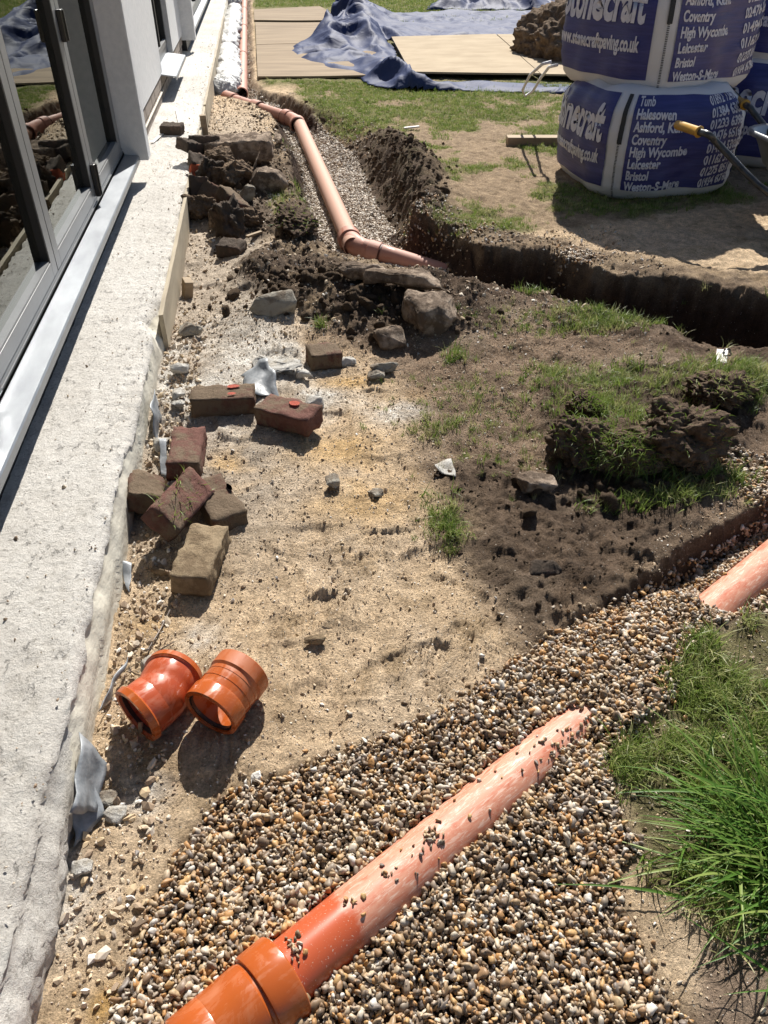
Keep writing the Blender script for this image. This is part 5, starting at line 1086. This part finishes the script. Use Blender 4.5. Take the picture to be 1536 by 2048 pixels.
def tray():
    b = bmesh.new(); cx_, cy_ = lipp.x+.56, lipp.y+.06; rim_ = []; rings = []
    for (z_, sx_, sy_) in ((.43, .475, .34), (.44, .495, .36), (.425, .50, .365), (.41, .495, .36), (.41, .47, .335), (.30, .40, .28), (.16, .27, .19)):
        rr = []
        for k in range(40):
            a = 6.283*k/40; n_ = 3.2; r_ = (abs(math.cos(a))**n_+abs(math.sin(a))**n_)**(-1/n_); rr.append(b.verts.new((cx_+math.cos(a)*r_*sx_-W0.x, cy_+math.sin(a)*r_*sy_-W0.y, z_+.03*math.cos(a)*-1)))
        rings.append(rr)
    inner = []
    for (z_, sx_, sy_) in ((.30, .395, .275), (.165, .265, .185)):
        inner.append([b.verts.new((cx_+math.cos(6.283*k/40)*(abs(math.cos(6.283*k/40))**3.2+abs(math.sin(6.283*k/40))**3.2)**(-1/3.2)*sx_-W0.x, cy_+math.sin(6.283*k/40)*(abs(math.cos(6.283*k/40))**3.2+abs(math.sin(6.283*k/40))**3.2)**(-1/3.2)*sy_-W0.y, z_)) for k in range(40)])
    seq = [inner[1], inner[0]]+rings
    for A_, B_ in zip(seq[:-1], seq[1:]):
        for k in range(40): b.faces.new((A_[k], A_[(k+1) % 40], B_[(k+1) % 40], B_[k]))
    b.faces.new(inner[1]); b.faces.new(rings[-1][::-1]); bmesh.ops.recalc_face_normals(b, faces=b.faces); return b
wpart('tray', tray(), 'tray', smooth=True)
for y_ in (3.28, 3.75): wpart('leg', tube([Vector((2.75, y_, .30))-W0, Vector((2.68, y_, .02))-W0, Vector((2.95, y_, .02))-W0, Vector((3.05, y_, .28))-W0], .014, 10), 'tubeblack', smooth=True)
wh = wpart('wheel', lathe([(-.035, .09), (-.045, .15), (-.03, .185), (0, .195), (.03, .185), (.045, .15), (.035, .09)], 40, closed=True), 'strap' if False else 'black', smooth=True); wh.location = Vector((3.98, 3.52, .20))-W0
M['hub'] = M['yellow']; hb = obj('hub', lathe([(-.05, .02), (-.03, .09), (.03, .09), (.05, .02)], 24), M['yellow'], wh)

# ---------------------------------------------------------------- odds and ends
p = on(1050, 275); dd = (at(1140, 276)-at(1018, 276)); o = obj('timber_offcut', box(-.02, .65, -.05, .05, 0, .062, .004), M['timber'], loc=tuple(at(1018, 290)), rot=(0, 0, math.atan2(dd.y, dd.x)), label='sawn timber offcut lying on the grass left of the front bags', cat='timber')
def strip(a, b_, wd, z, label, name='plastic_strip', h=.006, mat='pvcwhite', cat='plastic strip', lift=0, group=None):
    a, b_ = Vector(a), Vector(b_); d = b_-a; o = obj(name, box(0, d.length, -wd/2, wd/2, 0, h, .001), M[mat], loc=(a.x, a.y, z), rot=(0, -lift, math.atan2(d.y, d.x)), label=label, cat=cat, group=group); return o
strip(at(304, 286, .16), at(349, 247, .16), .022, .158, 'longer white plastic strip slanting across the ledge by the plinth', group='white strips on the ledge')
strip(at(353, 218, .16), at(359, 247, .16), .018, .158, 'shorter white plastic strip lying along the ledge', group='white strips on the ledge')
strip(on(808, 263), on(838, 260), .022, gh(on(808, 263).x, on(808, 263).y)+.02, 'thin white stick on the lawn beyond the soil mound', 'stick', .012, cat='stick')
strip(on(495, 488), on(523, 470), .02, gh(on(500, 480).x, on(500, 480).y)+.02, 'pale wood splinter in front of the rubble pile', 'splinter', .012, 'timber', 'splinter')
rod = tube([tuple(on(342, 1226, .012)), tuple(on(322, 1265, .010)), tuple(on(297, 1304, .008)), tuple(on(292, 1312, .02)), tuple(on(302, 1316, .03))], .0022, 8)
obj('steel_wire', rod, basic('rusty_wire', (.10, .085, .075), (.16, .13, .11), 60, .5, metal=.5), smooth=True, label='thin bent steel wire on the sand behind the bent orange fitting', cat='wire')
def flap(name, pts, seed, mat, label, cat, n=10, amp=.02, group=None):
    """thin crumpled piece spanning four corner points"""
    P4 = [Vector(p) for p in pts]; V = []; F = []; ctr_ = sum(P4, Vector())/4
    for i in range(n+1):
        for j in range(n+1):
            u, v_ = i/n, j/n; p = P4[0]*(1-u)*(1-v_)+P4[1]*u*(1-v_)+P4[2]*u*v_+P4[3]*(1-u)*v_
            p = p+Vector((mn.noise(p*19+Vector((seed, 0, 0))), mn.noise(p*17+Vector((0, seed, 0))), mn.noise(p*21+Vector((0, 0, seed)))))*amp; V.append(p-ctr_)
    for i in range(n):
        for j in range(n): k = i*(n+1)+j; F.append((k, k+1, k+n+2, k+n+1))
    o = obj(name, mesh(name, V, F), M[mat], loc=tuple(ctr_), smooth=True, label=label, cat=cat, group=group); md = o.modifiers.new('thick', 'SOLIDIFY'); md.thickness = .0018; return o
GM = 'torn grey damp proof membrane'
flap('membrane_flap', [on(484, 762, .03), on(540, 748, .075), on(560, 800, .012), on(505, 800, .02)], 1, 'membrane', 'curled silver grey membrane scrap behind the crosswise brick', 'membrane', group=GM)
flap('membrane_flap', [Vector((-.468, 1.02, .11)), Vector((-.462, .86, .09)), Vector((-.440, .90, .005)), Vector((-.436, 1.00, .01))], 2, 'membrane', 'dark membrane sheet hanging down the ledge left of the bent fitting', 'membrane', group=GM, amp=.012)
flap('membrane_flap', [on(160, 1590, .07), on(196, 1560, .05), on(206, 1640, .006), on(150, 1700, .004)], 3, 'membrane', 'long pointed membrane tail at the foot of the near ledge', 'membrane', group=GM, amp=.012)
flap('membrane_flap', [on(245, 1355, .035), on(262, 1330, .03), on(225, 1400, .01), on(205, 1440, .035)], 7, 'membrane', 'membrane edge poking up behind the bent fitting', 'membrane', group=GM, amp=.010)
flap('membrane_flap', [Vector((-.455, 2.42, .10)), Vector((-.450, 2.30, .11)), Vector((-.44, 2.22, .0)), Vector((-.445, 2.45, .0))], 4, 'membrane', 'twisted membrane strip below the end of the long formwork board', 'membrane', group=GM, amp=.014)
flap('membrane_flap', [on(322, 905, .06), on(336, 905, .05), on(335, 955, .0), on(325, 955, .01)], 5, 'membrane', 'narrow pale membrane sliver beside the reddish flat brick', 'membrane', group=GM, amp=.008)
flap('membrane_flap', [on(247, 1140, .03), on(270, 1145, .03), on(262, 1190, .004), on(250, 1170, .02)], 6, 'membrane', 'small bluish membrane scrap in the yellow sand by the ledge', 'membrane', group=GM, amp=.01)
tg = flap('paper_scrap', [on(1431, 712, .03), on(1452, 712, .03), on(1454, 728, .004), on(1430, 728, .004)], 8, 'pvcwhite', 'small crumpled white paper scrap with black print on the right dirt', 'paper scrap', n=6, amp=.006)
bt = textmesh('£3', .05, .8, 0, .001)
cc = on(1435, 724, .006)
for v_ in bt.verts: v_.co = Vector((v_.co.x-.01, v_.co.y*.7-.02, v_.co.y*.55+.008))
obj('printed_mark', bt, M['black'], tg)
flap('dry_leaf', [on(1496, 1095, .01), on(1506, 1100, .014), on(1502, 1106, .006), on(1494, 1102, .012)], 9, 'timber', 'curled dry leaf near the bank above the right pipe', 'leaf', n=4, amp=.006)
flap('dry_leaf', [on(868, 935, .01), on(905, 928, .012), on(910, 960, .008), on(885, 955, .014)], 10, 'stone_pale', 'cluster of dried pale leaf shreds on the dark soil edge', 'leaf', n=6, amp=.014)
